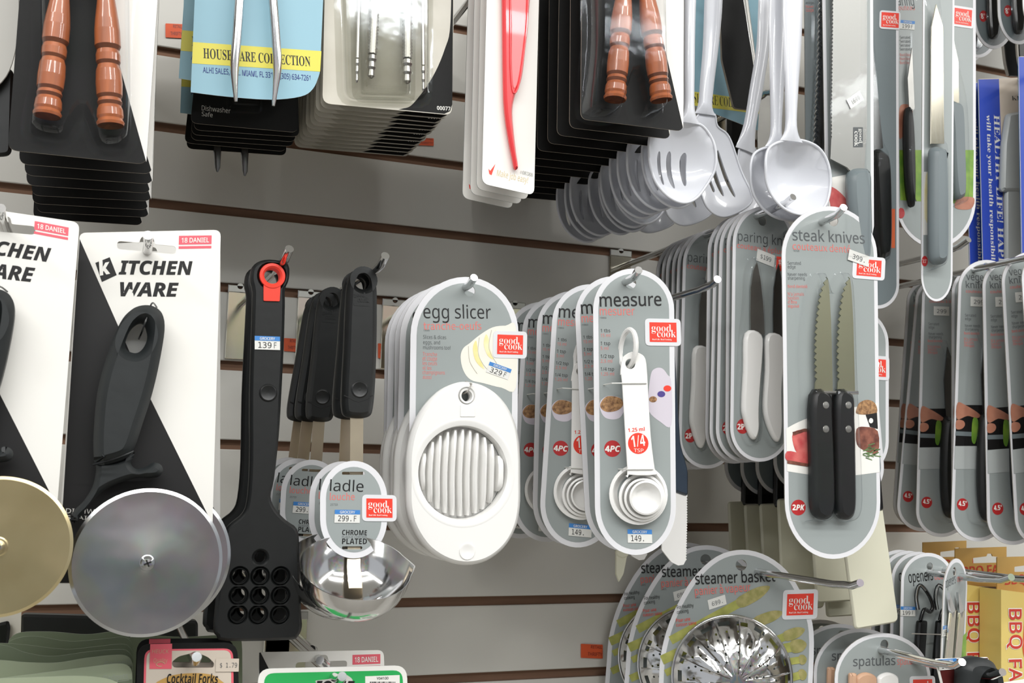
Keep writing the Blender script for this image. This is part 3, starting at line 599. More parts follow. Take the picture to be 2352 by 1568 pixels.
# ---- paring knives
F = Fr((1742, 502), .215)
o = root('paring_knife_pack', F, 'pack of white-handled paring knives with a 199 sticker, front pack partly behind the steak knives', 'knives', 'front row of paring knives')
out = pill(1683, 1822, 474, 1060, 84, 80, -8)
def pr(mb, big=True):
    L1 = lambda *a, **k: mb.line(F, *a, **k)
    L1('paring knife', (1693, 553), (1822, 568), 28, Y(2), 'gtext', up=(0, -24)); L1('couteau à éplucher', (1691, 569), (1820, 588), 18, Y(2), 'redt', up=(0, -14))
    mb.flat(F.L(ell(1704, 979, 14, 17)), Y(2), 'redb'); L1('2PK', (1692, 986), (1719, 986), 13, Y(3), 'white', bold=.05)
gccard(F, o, out, F.px(8), (1750, 508), F.px(11), prints=pr)
grocery(F, o, (1740, 571), (1780, 587), (1737, 598), '$199', -.0012, head=None)
q = quad(F, (1782, 589), (1830, 594), (1781, 622)); mb = MB(); mb.flat([bil(q, 0, 0), bil(q, 1, 0), bil(q, 1, 1), bil(q, 0, 1)], Y(2), 'red'); put(mb, q, (.1, .4, .8, .9), 'good', Y(3), 'white', f='serif'); mb.build('logo', o, False)
def knife(F, o, bl, hd, m1='satin', m2='wplas', yy=-.0035, th=.007, hname='handle', nm='knife'):
    mb = MB(); mb.slab(F.L(bl, yy), .0012, m1, yy+.0006); k = mb.build(nm+'_blade', o, False)
    mb = MB(); mb.slab(sm(F.L(hd, yy-th*.5), 4), th, m2, yy+th*.45, th*.3); mb.build(hname, o, ang=50); return k
knife(F, o, [(1738, 602), (1746, 640), (1752, 700), (1756, 768), (1724, 768), (1723, 720), (1724, 660), (1730, 620)], [(1716, 764), (1752, 768), (1754, 820), (1750, 870), (1746, 940), (1746, 985), (1738, 1008), (1726, 1000), (1712, 960), (1708, 930), (1712, 850)])
knife(F, o, [(1788, 606), (1794, 640), (1797, 700), (1798, 774), (1776, 774), (1775, 720), (1777, 660), (1782, 625)], [(1764, 770), (1800, 774), (1802, 830), (1798, 900), (1799, 980), (1792, 1012), (1780, 1006), (1764, 970), (1757, 930), (1762, 850)], 'darksteel')
blister(F, o, [sm([(1736, 590), (1748, 604), (1758, 680), (1762, 770), (1760, 900), (1754, 1000), (1740, 1018), (1722, 1012), (1704, 960), (1702, 900), (1708, 780), (1716, 700), (1722, 620)], 3), sm([(1784, 594), (1800, 604), (1806, 700), (1808, 900), (1804, 1006), (1790, 1022), (1774, 1014), (1758, 960), (1756, 850), (1766, 730), (1772, 640)], 3)], .0082, inset=.002)
stack(o, 4, .0088, h_par, 'white-handled paring knife pack in the front row, {}', extra=[(-.5, 1), (.3, -1), (.6, 2), (-.2, 0)])
c0 = copy_tree(o); c0.location = o.location+h_par*.072+Vector((0, 0, -.003)); c0.rotation_euler.y += R(.3); c0['label'] = 'shaded paring knife pack with a white price sticker, first of the rear row'; c0['group'] = 'rear row of paring knives'
cs = stack(c0, 5, .0085, h_par, 'paring knife pack edge in the rear row, {}', extra=[(.5, 1), (-.3, 0), (.5, -1), (.2, 2), (0, 0)])

# ---- steak knives
F = Fr((1908, 512), .265)
o = root('steak_knife_pack', F, 'pack of two black-handled serrated steak knives with a sliced meat picture, in front', 'knives', 'steak knife packs')
out = pill(1793, 2012, 474, 1283, 112, 130, 10)
def pr(mb):
    L1 = lambda *a, **k: mb.line(F, *a, **k)
    L1('steak knives', (1819, 552), (1985, 560), 27, Y(2), 'gtext', bold=.004); L1('couteaux denté', (1819, 573), (1952, 581), 19, Y(2), 'redt', f='thin', bold=.002); L1('16769', (1820, 578), (1834, 579), 4, Y(2), 'gtext')
    for i, (t, x) in enumerate((('Serrated', 1838), ('edge', 1826), ('', 0), ('Never needs', 1852), ('sharpening', 1847))):
        if t: L1(t, (1808, 608+i*8.6), (x, 608.5+i*8.6), 8, Y(2), 'gtext')
    for i, (t, x) in enumerate((('Bord dentelé', 1853), ('', 0), ("N'a jamais", 1845), ('besoin', 1833), ("d'être", 1829), ('aiguisé', 1834))):
        if t: L1(t, (1808, 661+i*9), (x, 661.5+i*9), 8, Y(2), 'redt')
    mb.flat(F.L(sm([(1804, 984), (1830, 970), (1868, 956), (1960, 935), (2014, 925)], 4, False)+[(2018, 1084)]+sm([(2018, 1084), (1950, 1092), (1880, 1092), (1806, 1082)], 4, False)), Y(2), 'white')
    mb.flat(sm(F.L([(1818, 1010), (1822, 992), (1845, 986), (1890, 990), (1890, 1046), (1860, 1050), (1830, 1042)]), 3), Y(3), 'pink2'); mb.flat(sm(F.L([(1806, 1036), (1840, 1040), (1890, 1038), (1890, 1072), (1850, 1068), (1806, 1058)]), 3), Y(4), 'pink2')
    for a in ([(1818, 992), (1845, 984), (1892, 988), (1892, 994), (1845, 991), (1820, 1000)], [(1806, 1056), (1850, 1064), (1890, 1066), (1890, 1072), (1850, 1071), (1806, 1064)]): mb.flat(F.L(a), Y(5), 'brown')
    mb.flat(sm(F.L([(1965, 985), (1985, 980), (2014, 990), (2014, 1040), (1985, 1035), (1966, 1020)]), 3), Y(3), 'brown'); mb.flat(sm(F.L([(1965, 940), (1972, 925), (1990, 918), (2008, 926), (2012, 948), (1990, 952), (1966, 950)]), 3), Y(3), 'nut')
    mb.flat(F.L([(1986, 952), (2012, 948), (2014, 985), (1996, 980)]), Y(4), 'ink'); mb.flat(F.L(ell(1998, 966, 5, 6)), Y(5), 'white')
    for k in range(16):
        x = 1978+random.random()*28; y = 1020+random.random()*30; a = -.5+random.random()*1.2; q_ = 15
        mb.flat(F.L([(x, y), (x+q_*math.cos(a), y-q_*math.sin(a)), (x+q_*math.cos(a)+1, y-q_*math.sin(a)+2.5), (x, y+2.5)]), Y(4+k % 3*.3), 'herb')
    mb.flat(F.L(ell(1832, 1165, 17, 18)), Y(2), 'redb'); L1('2PK', (1818, 1171), (1847, 1171), 13, Y(3), 'white', bold=.05, shear=.1)
gccard(F, o, out, F.px(10), (1912, 506), F.px(14), prints=pr)
gctab(F, o, (1968, 594), (2024, 599), (1966, 632)); grocery(F, o, (1951, 572), (1997, 589), (1947, 596), '399.', -.0018, head=None)
def sblade(dx):
    e = serr([(1897+dx, 636), (1882+dx, 675), (1873+dx, 740), (1870+dx, 800), (1871+dx, 860), (1872+dx, 880)], 17, 5)
    return e[::1]+[(1871+dx, 902), (1912+dx, 902), (1910+dx, 820), (1908+dx, 740), (1904+dx, 670), (1901+dx, 640)]
for i, dx in enumerate((0, 51)):
    k = knife(F, o, sblade(dx), [(1870+dx+i*4, 906), (1912+dx, 906), (1917+dx, 960), (1922+dx-i*2, 1100), (1921+dx-i*2, 1170), (1906+dx, 1192), (1888+dx, 1190), (1872+dx+i*4, 1165), (1870+dx+i*4, 1080)], 'blade', 'black', -.006, .012)
    mb = MB()
    for ry_ in (930, 985):
        c_ = F.l(1898+dx+(i*1), ry_, -.013); mb.lathe(c_[0], c_[1], [(0, -.0133), (F.px(7), -.0131), (F.px(8.5), -.0124)], 'satin', 20)
    mb.build('rivet', o); mb = MB(); mb.slab(F.L([(1869+dx, 898), (1916+dx, 898), (1916+dx, 906), (1869+dx, 906)], -.007), .009, 'chrome', -.002, .001); mb.build('bolster', o)
blister(F, o, [sm([(1897, 622), (1908, 640), (1917, 668), (1930, 660), (1942, 626), (1958, 628), (1968, 680), (1976, 900), (1986, 1100), (1984, 1175), (1965, 1200), (1935, 1196), (1925, 1186), (1910, 1198), (1880, 1196), (1862, 1170), (1862, 900), (1858, 800), (1866, 720), (1880, 640)], 4)], .0135, inset=.003)
F = Fr((1925, 728), .19)
o = root('knife_pack', F, 'grey knife pack behind the steak knives, its red logo tab and white edge showing right', 'knives')
gccard(F, o, pill(1850, 2040, 700, 1104, 90, 90, 0), F.px(9), (1925, 724), F.px(12)); gctab(F, o, (1985, 822), (2034, 826), (1985, 862))
mb = MB(); mb.slab([(x, z-.012) for x, z in sm(F.L([(1905, 850), (1935, 850), (1940, 1060), (1900, 1060)]), 4)], .008, 'black', -.001, .003); mb.build('handle', o)
# ================================================================== TOP ROW
from mathutils.geometry import delaunay_2d_cdt
def inside(p, L):
    x, y = p; c = False
    for i in range(len(L)):
        (x1, y1), (x2, y2) = L[i-1], L[i]
        if (y1 > y) != (y2 > y) and x < (x2-x1)*(y-y1)/(y2-y1)+x1: c = not c
    return c
def dish(mb, outer, holes, depth, th, m, y=0, pw=2.0, step=None, rim=0, lobes=0):   # concave sheet with real openings
    cx = (min(p[0] for p in outer)+max(p[0] for p in outer))/2; cz = (min(p[1] for p in outer)+max(p[1] for p in outer))/2
    rx = max(p[0] for p in outer)-cx; rz = max(p[1] for p in outer)-cz; step = step or rx/7
    pts = []; ed = []
    for l in [outer]+holes:
        b = len(pts); pts += list(l); ed += [(b+i, b+(i+1) % len(l)) for i in range(len(l))]
    nb = len(pts); k = int(max(rx, rz)/step)+1
    for i in range(-k, k+1):
        for j in range(-k, k+1):
            p = (cx+i*step+(j % 2)*step*.5, cz+j*step)
            if inside(p, off(outer, step*.4)) and not any(inside(p, off(h, -step*.3)) for h in holes): pts.append(p)
    V, _, Fc, ov, _, _ = delaunay_2d_cdt([Vector(p) for p in pts], ed, [], 0, 1e-7)
    fs = []
    for f in Fc:
        c = (sum(V[i].x for i in f)/3, sum(V[i].y for i in f)/3)
        if inside(c, outer) and not any(inside(c, h) for h in holes):
            a, b, c_ = (V[i] for i in f); fs.append(tuple(f) if (b-a).cross(c_-a) > 0 else tuple(f)[::-1])
    def dy(p):
        r_ = min(1, math.hypot((p[0]-cx)/rx, (p[1]-cz)/rz)); e = 0
        if lobes: e = .0012*math.sin(lobes*math.atan2(p[1]-cz, p[0]-cx))*r_*(1-r_)*4
        return depth*(1-r_**pw)+e
    mb.add([(p.x, y+dy(p), p.y) for p in V], fs, m); mb.add([(p.x, y+dy(p)+th, p.y) for p in V], [f[::-1] for f in fs], m)
    for l in [outer]+holes:
        n = len(l); mb.add([(x, y+dy((x, z)), z) for x, z in l]+[(x, y+dy((x, z))+th, z) for x, z in l], [(i, (i+1) % n, n+(i+1) % n, n+i) for i in range(n)], m)
    if rim: mb.tube([(x, y+dy((x, z)), z) for x, z in outer+outer[:1]], rim, m, 8)
    return mb

h_t1 = hook((215, -240), .29, (213, -262), .30, 'chrome hook of the top left wooden-handled nutcrackers, above the picture')
WP = [(0, .80), (.28, .70), (.40, .92), (.46, 1.0), (.55, 1.02), (.575, .86), (.60, .96), (.64, .95), (.66, .84), (.69, .98), (.76, 1.04), (.83, 1.0), (.85, .88), (.87, .98), (.89, .88), (.91, 1.0), (.95, 1.04), (.965, .95), (.985, 1.1), (1, 1.02), (1.0, 0)]
def nut_pack(F, o, P, diag, hs, r_, bls, holeR):
    mb = MB(); h = F.l(*hs[0]); mb.slab([rr(F.L(P), .006), ell(h[0], h[1], .006, n=16)], T, 'blackc', 0, side='kraft', back='kraft'); mb.build('card', o, False)
    mb = MB(); mb.flat(F.L(diag), Y(1), 'white'); mb.build('printing', o, False)
    for a, b in hs[1:]:
        A = F.l(*a, -.012); B = F.l(*b, -.012); rad = F.px(r_)
        mb = MB(); mb.turn((A[0], -.013, A[1]), (B[0], -.013, B[1]), [(t, k*rad, 'woodd' if k < .9 and t > .5 else 'wood') for t, k in WP], 'wood', 20); mb.build('wooden_handle', o, ang=40)
    blister(F, o, bls, .024, inset=.004, flange=.006)
F = Fr((215, -230), .27)
o = root('nutcracker_pack', F, 'nutcracker with two turned wooden handles under clear blister, front of the top left stack', 'nutcracker', 'top left stack of wooden-handled nutcrackers')
nut_pack(F, o, [(68, -300), (384, -300), (336, 378), (18, 345)], [(150, -299), (383, -299), (336, 373)], [(215, -236), ((150, -110), (108, 268)), ((240, -110), (254, 290))], 26,
        [sm([(95, -120), (175, -130), (200, -40), (225, -130), (290, -120), (300, 100), (300, 270), (290, 312), (262, 322), (222, 310), (192, 240), (168, 262), (148, 296), (110, 298), (72, 285), (66, 255), (88, 120)], 4)], 0)
stack(o, 7, .028, h_t1, 'wooden-handled nutcracker pack in the top left stack, {}', skip=('blister',), extra=[(-1.5, 0), (-2, 1), (-1.8, 0), (-2.4, -1), (-2, 0), (-2.5, 0), (-1.2, 0)])
F = Fr((1460, -220), .27); h_t5 = hook((1460, -232), .29, (1462, -255), .30, 'chrome hook of the second stack of wooden-handled nutcrackers, above the picture')
o = root('nutcracker_pack', F, 'nutcracker with two turned wooden handles, front of the stack left of the white spoons', 'nutcracker', 'stack of wooden-handled nutcrackers left of the white spoons')
nut_pack(F, o, [(1338, -300), (1572, -300), (1568, 302), (1333, 274)], [(1432, -299), (1571, -299), (1568, 296)], [(1460, -236), ((1440, -110), (1411, 230)), ((1470, -110), (1518, 232))], 22,
        [sm([(1385, -120), (1440, -130), (1458, -60), (1480, -130), (1530, -110), (1540, 100), (1543, 210), (1538, 242), (1515, 254), (1490, 246), (1468, 160), (1450, 200), (1434, 244), (1405, 250), (1374, 244), (1366, 220), (1378, 90)], 4)], 0)
stack(o, 11, .0222, h_t5, 'wooden-handled nutcracker pack beside the white spoons, {}', skip=('blister',), rolls=.35)
KID = {}
# far left edge
F = Fr((-60, -150), .2)
o = root('steel_disc_cutter', F, 'grey round-edged blade at the top left corner of the picture', 'cutter')
mb = MB(); mb.slab(sm(F.L([(-200, -60), (-100, -150), (20, -120), (44, 0), (38, 110), (5, 190), (-80, 230), (-180, 180)]), 5), .0014, 'slat', 0, .0004); mb.build('blade', o)
mb = MB(); mb.slab(rr(F.L([(-150, 120), (30, 150), (24, 350), (-150, 360)]), .005), .006, 'black', .012, .002); mb.build('black_backing', o)

# ---- houseware collection cards with steel prongs
def blue_card(F, o, full=True, prongs=True):
    P = F.L([(452, -230), (447, 0), (438, 208)])+F.L(sm([(438, 212), (520, 222), (620, 229), (690, 222), (718, 205), (732, 175), (735, 160)], 4, False))+F.L([(742, 0), (746, -230)])
    h = F.l(600, -190); mb = MB(); mb.slab([P, ell(h[0], h[1], .005, n=14)], .0004, 'sky', 0, side='white', back='white'); mb.build('card', o, False); y = -.0004-.00013
    mb = MB(); mb.flat(F.L([(443, 97), (738, 118), (735, 165), (441, 146)]), y, 'yellow')
    mb.line(F, 'HOUSEWARE COLLECTION', (467, 134), (713, 153), 23, y-.0001, 'ink', f='serif')
    mb.line(F, 'ALHI SALES, INC. MIAMI, FL 33166 (305) 634-7261', (466, 167), (713, 186), 13, y-.0001, 'navy', bold=.006); mb.build('printing', o, False)
    if prongs:
        for pts in ([(552, -230), (552, -60), (546, 60), (539, 150), (540, 200), (542, 233)], [(622, -230), (624, -60), (632, 60), (637, 150), (633, 200), (628, 243)]):
            q = sm([F.l(*p, -.012) for p in pts], 4, False); n = len(q); mb = MB()
            mb.tube([(x, -.012, z) for x, z in q], [F.px(10)*(1 if i < n*.55 else max(.25, 1-(i-n*.55)/(n*.45)*.75)) for i in range(n)], 'chrome', 12, .8); mb.build('prong', o, ang=60)
F = Fr((600, -185), .215); h_t2 = hook((600, -192), .235, (601, -215), .25, 'chrome hook of the blue houseware cards, above the picture')
o = root('houseware_card', F, 'blue card with a yellow HOUSEWARE COLLECTION band behind two steel prongs', 'nutcracker', 'blue and yellow houseware cards')
blue_card(F, o)
c = copy_tree(o, None, ('prong',)); P_ = W(577, -198, .185); c.location = P_; c.rotation_euler.y += R(1.2); c['label'] = 'blue houseware card half hidden left of the front one, lower corner curled'
c = copy_tree(o, None, ('prong',)); P_ = W(560, -106, .132); c.location = P_; c.rotation_euler.y += R(-.4); c['label'] = 'lowest of the blue houseware cards, only its left corner and a strip of yellow visible'
F = Fr((590, -150), .155)
o = root('dishwasher_safe_pack', F, 'black card reading Dishwasher Safe under the blue houseware card, front of its stack', 'utensil pack', 'black dishwasher safe cards')
P = rr(F.L([(455, -180), (444, 215), (437, 283), (684, 305), (680, -180)]), [.003, 0, .006, .006, .003]); h = F.l(590, -150)
mb = MB(); mb.slab([P, ell(h[0], h[1], .005, n=14)], T, 'blackc', 0, side='kraft', back='kraft'); mb.build('card', o, False)
mb = MB(); mb.line(F, 'Dishwasher', (463, 254), (529, 261), 12, Y(1), 'stick'); mb.line(F, 'Safe', (463, 267), (488, 270), 11, Y(1), 'stick'); mb.build('printing', o, False)
blister(F, o, [rr([(530, -100), (600, -100), (600, 248), (528, 244)], 10, 3)], .010)
stack(o, 5, .014, h_t2, 'black Dishwasher Safe pack, {}', rolls=1.2)
for i, (x, y0_, y1_) in enumerate(((499, 200, 395), (562, 200, 404))):
    F = Fr((x, y0_), .09); o = root('steel_prong', F, ('left' if i == 0 else 'right')+' dark steel prong tip below the black Dishwasher Safe packs', 'utensil', None)
    mb = MB(); a = F.l(x, y0_); q = [F.l(x-8, y0_), F.l(x-8, y1_-32), F.l(x, y1_-8), F.l(x+1, y1_)]
    b = F.l(x, y1_); mb.tube([(a[0], 0, a[1]), (a[0]*.3+b[0]*.7, 0, a[1]*.3+b[1]*.7), (b[0], 0, b[1]+.004), (b[0], 0, b[1])], [.0036, .0036, .0022, .0007], 'darksteel', 10, .6); mb.build('tip', o)

# ---- lobster pick cards (00077)
F = Fr((905, -110), .205); h_t3 = hook((905, -118), .225, (906, -140), .24, 'chrome hook of the seafood pick cards, above the picture')
o = root('seafood_pick_pack', F, 'cream and black card numbered 00077 with four knurled steel picks, front of its stack', 'picks', 'seafood pick cards 00077')
P = rr(F.L([(750, -160), (745, 0), (740, 238), (1037, 265), (1042, 0), (1040, -160)]), [.003, 0, .007, .006, 0, .003]); h = F.l(905, -112)
mb = MB(); mb.slab([P, ell(h[0], h[1], .006, n=16)], T, 'cream', 0, side='kraft', back='kraft'); mb.build('card', o, False)
mb = MB(); mb.flat(F.L([(1040, -155), (1040, 0), (1038, 240), (1033, 256), (1020, 262), (915, 252)]+sm([(925, 250), (948, 239), (992, 179), (1021, 113), (1034, 50), (1037, -155)], 5, False)[1:]), Y(1), 'blackc')
mb.line(F, '00077', (1003, 253), (1034, 255), 9, Y(2), 'white', bold=.02); mb.build('printing', o, False)
for x0_, xb, yb_, r_ in ((828, 819, 190, 4.5), (868, 852, 180, 10.5), (936, 935, 192, 11.5), (970, 972, 210, 4.5)):
    A = F.l(x0_, -120, -.008); B = F.l(xb, yb_, -.008); rad = F.px(r_); mb = MB(); a, b = Vector((A[0], -.0085, A[1])), Vector((B[0], -.0085, B[1])); rg = []
    n = 70 if r_ > 8 else 100; t = (b-a).normalized(); u = t.cross(Vector((0, 1, 0))).normalized(); v = u.cross(t)
    for k in range(n): rg.append([tuple(a.lerp(b, .83*k/n)+(u*math.cos(2*math.pi*q/16)+v*math.sin(2*math.pi*q/16))*rad*(1.0 if (k+q) % 2 else .76)) for q in range(16)])
    mb.loft(rg, 'knurl')
    prof = [(.83, rad*.8, None), (.86, rad*.95, None), (.88, rad*.7, None), (.92, rad*.85, None), (.94, rad*.6, None), (.985, rad*.7, None), (1, rad*.3, None), (1, 0, None)]
    mb.turn((A[0], -.0085, A[1]), (B[0], -.0085, B[1]), prof, 'steel', 10); mb.build('pick', o, ang=20)
blister(F, o, [rr([(790, -90), (990, -90), (990, 220), (800, 215)], 26, 4), rr([(828, -90), (950, -90), (948, 208), (835, 204)], 8, 3)], .014, 'clearb', flange=.006)
stack(o, 11, .0112, h_t3, 'seafood pick card with cream and black bottom edge, {}', rolls=.8)

# ---- red plastic seafood tools
F = Fr((1180, -120), .235); h_t4 = hook((1180, -128), .25, (1182, -150), .262, 'chrome hook of the white cards with red plastic tools, above the picture')
o = root('red_tool_card', F, 'white card with a pointed red plastic tool and red check mark, in front', 'shell tool', 'white cards with red plastic tools')
P = rr(F.L([(1122, -150), (1117, 0), (1106, 422), (1226, 449), (1237, 0), (1239, -150)]), [.003, 0, .006, .006, 0, .003]); h = F.l(1180, -122)
mb = MB(); mb.slab([P, ell(h[0], h[1], .005, n=14)], T, 'white', 0, side='greyl', back='kraft'); mb.build('card', o, False)
mb = MB(); mb.flat(F.L([(1121, 388), (1125, 393), (1137, 377), (1128, 403), (1123, 400)]), Y(1), 'red'); mb.line(F, 'Make job easy!', (1140, 404), (1211, 421), 15, Y(1), 'gold'); mb.line(F, '#08388', (1193, 400), (1222, 407), 9, Y(1), 'gtext', f='serif', bold=-.015); mb.build('printing', o, False)
P = sm(F.L([(1154, -120), (1155, 0), (1157, 180), (1160, 250), (1168, 310), (1178, 362), (1183, 386), (1188, 388), (1191, 380), (1186, 345), (1180, 290), (1178, 250), (1185, 215), (1199, 180), (1208, 110), (1215, 40), (1219, -120)], -.006), 4)
mb = MB(); mb.slab(P, .006, 'redp', -.001, .0022); mb.slab(sm(F.L([(1176, -110), (1176, 60), (1176, 150), (1180, 200), (1190, 185), (1201, 110), (1207, 30), (1211, -110)], -.008), 4), .0006, 'redi', -.0068, .0002)
a = F.L(sm([(1173, -100), (1173, 60), (1174, 160), (1180, 212), (1193, 190), (1205, 110), (1212, 30), (1215, -100)], 4, False), -.008); mb.tube([(x, -.0073, z) for x, z in a], .0009, 'redp', 6); mb.build('red_tool', o, ang=50)
stack(o, 3, .016, h_t4, 'white card with a red plastic tool, grey edge on the left, {}', rolls=.6)

# ---- white kitchen spoons and turners
def handle(F, mb, pts, hw, m, th=.008, y=-.002):
    """pts = pixel centre line, hw = half widths in pixels"""
    P = sm([p+(h,) for p, h in zip(pts, hw)], 5, False); q = [F.l(p[0], p[1], y) for p in P]; n = len(q); rg = []
    for i in range(n):
        a = Vector(q[max(i-1, 0)]); b = Vector(q[min(i+1, n-1)]); t = (b-a).normalized(); nx = Vector((t.y, -t.x)); w_ = F.px(P[i][2]); c_ = Vector(q[i])
        t_ = th*(1 if i < n*.86 else max(.22, 1-(i-n*.86)/(n*.14)*.8)); rg.append([(c_.x+nx.x*w_*ca, y+t_*.5*sa*(.5+.5*abs(sa)), c_.y+nx.y*w_*ca) for ca, sa in [(math.cos(2*math.pi*k/12), math.sin(2*math.pi*k/12)) for k in range(12)]])
    mb.loft(rg, m); return mb
F = Fr((1592, -200), .24); h_t6 = hook((1592, -208), .26, (1594, -230), .275, 'chrome hook of the white slotted spoons, above the picture')
o = root('slotted_spoon', F, 'white plastic slotted spoon with three slots, front of its row', 'spoon', 'row of white slotted spoons')
bo = sm(F.L([(1583, 281), (1612, 290), (1634, 320), (1643, 355), (1640, 395), (1622, 430), (1598, 456), (1568, 466), (1538, 454), (1512, 425), (1496, 385), (1489, 345), (1494, 308), (1520, 286), (1555, 280)]), 4)
sl = [sm(F.L(p), 4) for p in ([(1527, 340), (1532, 346), (1535, 380), (1538, 412), (1533, 418), (1526, 395), (1523, 355)], [(1554, 338), (1560, 345), (1562, 380), (1565, 420), (1560, 424), (1552, 400), (1549, 355)], [(1588, 342), (1594, 350), (1594, 385), (1592, 415), (1586, 418), (1582, 390), (1581, 355)])]
mb = MB(); dish(mb, bo, sl, .016, .0018, 'wplas2', -.001, 2.2, rim=.0013); mb.build('bowl', o, ang=60)
mb = MB(); handle(F, mb, [(1594, -215), (1592, -150), (1587, -60), (1584, 40), (1583, 160), (1583, 250), (1583, 283)], [16, 19, 16, 14, 13, 13, 27], 'wplas2'); mb.build('handle', o, ang=60)
stack(o, 11, .0158, h_t6, 'white slotted spoon, bowl edge showing, {}', rolls=2.2, yaws=3)
F = Fr((1650, -200), .19); h_t7 = hook((1650, -208), .21, (1652, -230), .225, 'chrome hook of the white slotted turners, above the picture')
o = root('white_slotted_turner', F, 'white plastic slotted turner right of the front slotted spoon', 'turner', 'white slotted turners')
bo = sm(F.L([(1604, 262), (1622, 259), (1640, 264), (1650, 288), (1674, 306), (1690, 338), (1706, 390), (1724, 446), (1722, 468), (1694, 488), (1660, 498), (1632, 486), (1614, 458), (1606, 400), (1594, 340), (1592, 292)]), 4)
sl = [sm(F.L(p), 4) for p in ([(1655, 342), (1660, 348), (1676, 395), (1692, 444), (1688, 448), (1672, 410), (1656, 358)], [(1640, 352), (1645, 360), (1656, 400), (1668, 442), (1664, 446), (1650, 415), (1638, 370)], [(1628, 370), (1633, 380), (1640, 410), (1648, 434), (1643, 438), (1634, 415), (1626, 385)])]
mb = MB(); dish(mb, bo, sl, .007, .0018, 'wplas2', -.001, 2.2, rim=.001); mb.build('blade', o, ang=60)
mb = MB(); handle(F, mb, [(1655, -215), (1650, -150), (1641, -60), (1638, 20), (1632, 110), (1624, 190), (1620, 240), (1620, 263)], [18, 22, 22, 22, 19, 17, 17, 25], 'wplas2'); mb.build('handle', o, ang=60)
stack(o, 2, .045, h_t7, 'white slotted turner low behind the front turner, {}', extra=[(3, 0), (6, 0)])
F = Fr((1775, -200), .15); h_t8 = hook((1775, -208), .17, (1777, -230), .185, 'chrome hook of the plain white turner, above the picture')
o = root('white_turner', F, 'plain white plastic turner with a curved handle between slotted turner and solid spoon', 'turner')
mb = MB(); dish(mb, sm(F.L([(1696, 345), (1716, 338), (1735, 345), (1752, 400), (1790, 480), (1800, 520), (1760, 540), (1706, 530), (1692, 440)]), 4), [], .006, .0018, 'wplas2', -.001, rim=.001); mb.build('blade', o, ang=60)
mb = MB(); handle(F, mb, [(1772, -215), (1765, -150), (1760, -60), (1757, 20), (1752, 110), (1738, 200), (1722, 290), (1712, 346)], [14, 18, 18, 17, 16, 16, 15, 24], 'wplas2'); mb.build('handle', o, ang=60)
F = Fr((1828, -200), .26); h_t9 = hook((1828, -208), .28, (1830, -230), .295, 'chrome hook of the white solid spoons, above the picture')
o = root('solid_spoon', F, 'white plastic solid spoon with a deep oval bowl, in front', 'spoon', 'white solid spoons')
bo = sm(F.L([(1818, 322), (1848, 325), (1878, 340), (1898, 370), (1906, 410), (1902, 450), (1890, 478), (1862, 494), (1830, 492), (1800, 478), (1775, 445), (1760, 405), (1757, 370), (1764, 342), (1785, 328)]), 4)
mb = MB(); dish(mb, bo, [], .020, .0018, 'wplas2', -.001, 2.4, rim=.0013); mb.build('bowl', o, ang=60)
mb = MB(); handle(F, mb, [(1828, -215), (1826, -150), (1823, -60), (1821, 20), (1820, 110), (1818, 200), (1817, 290), (1818, 325)], [18, 24, 26, 25, 22, 17, 14, 28], 'wplas2', .009); mb.build('handle', o, ang=60)
stack(o, 1, .02, h_t9, 'white solid spoon half hidden left behind the front one', extra=[(.4, 0)])

# ---- background between the spoons
F = Fr((1640, -60), .09)
o = root('houseware_card', F, 'dim blue houseware card with a yellow band, seen between the white spoon handles', 'utensil card')
mb = MB(); mb.slab(F.L([(1592, -100), (1760, -80), (1740, 300), (1585, 240)]), .0006, 'sky', 0, side='white', back='white'); mb.build('card', o, False)
mb = MB(); mb.flat(F.L([(1586, 210), (1744, 232), (1742, 262), (1585, 242)]), -.0008, 'yellow'); mb.line(F, 'HOUSEWARE COLLECTION', (1560, 232), (1740, 254), 22, -.0009, 'ink', f='serif', bold=-.01); mb.build('printing', o, False)
F = Fr((1680, -120), .12)
o = root('black_utensil_card', F, 'scratched black card leaning between the white spoon handles', 'utensil card')
mb = MB(); mb.slab(rr(F.L([(1645, -120), (1685, -120), (1734, 200), (1728, 256), (1682, 250), (1655, 140)]), .004), .003, 'blackc', 0, side='kraft'); mb.build('card', o, False)
F = Fr((1702, -100), .10)
o = root('steel_utensil', F, 'bright steel utensil handle behind the plain white turner', 'utensil')
mb = MB(); handle(F, mb, [(1695, -100), (1706, 0), (1718, 70), (1728, 130), (1734, 200)], [12, 14, 11, 8, 8], 'steel', .004); mb.build('handle', o)
F = Fr((1700, 225), .03)
o = root('black_utensil_card', F, 'dark packs hanging low in the shadow behind the white turners', 'utensil card')
mb = MB(); mb.slab(rr(F.L([(1668, 225), (1720, 225), (1718, 420), (1668, 420)]), .004), .01, 'black', 0, .001); mb.build('card', o, False)
F = Fr((1765, -60), .07)
o = root('serrated_blade', F, 'steel blade with a dark serrated edge behind the solid spoon handle', 'knife')
mb = MB(); mb.slab(F.L([(1750, -60), (1770, -60)]+serr([(1776, 100), (1776, 360)], 22, 5)+[(1740, 380), (1735, 200)]), .0012, 'satin', 0); mb.build('blade', o, False)
hook((1762, 214), .10, (1774, 211), .12, 'small chrome hook tip in the shadow left of the solid spoon handles')

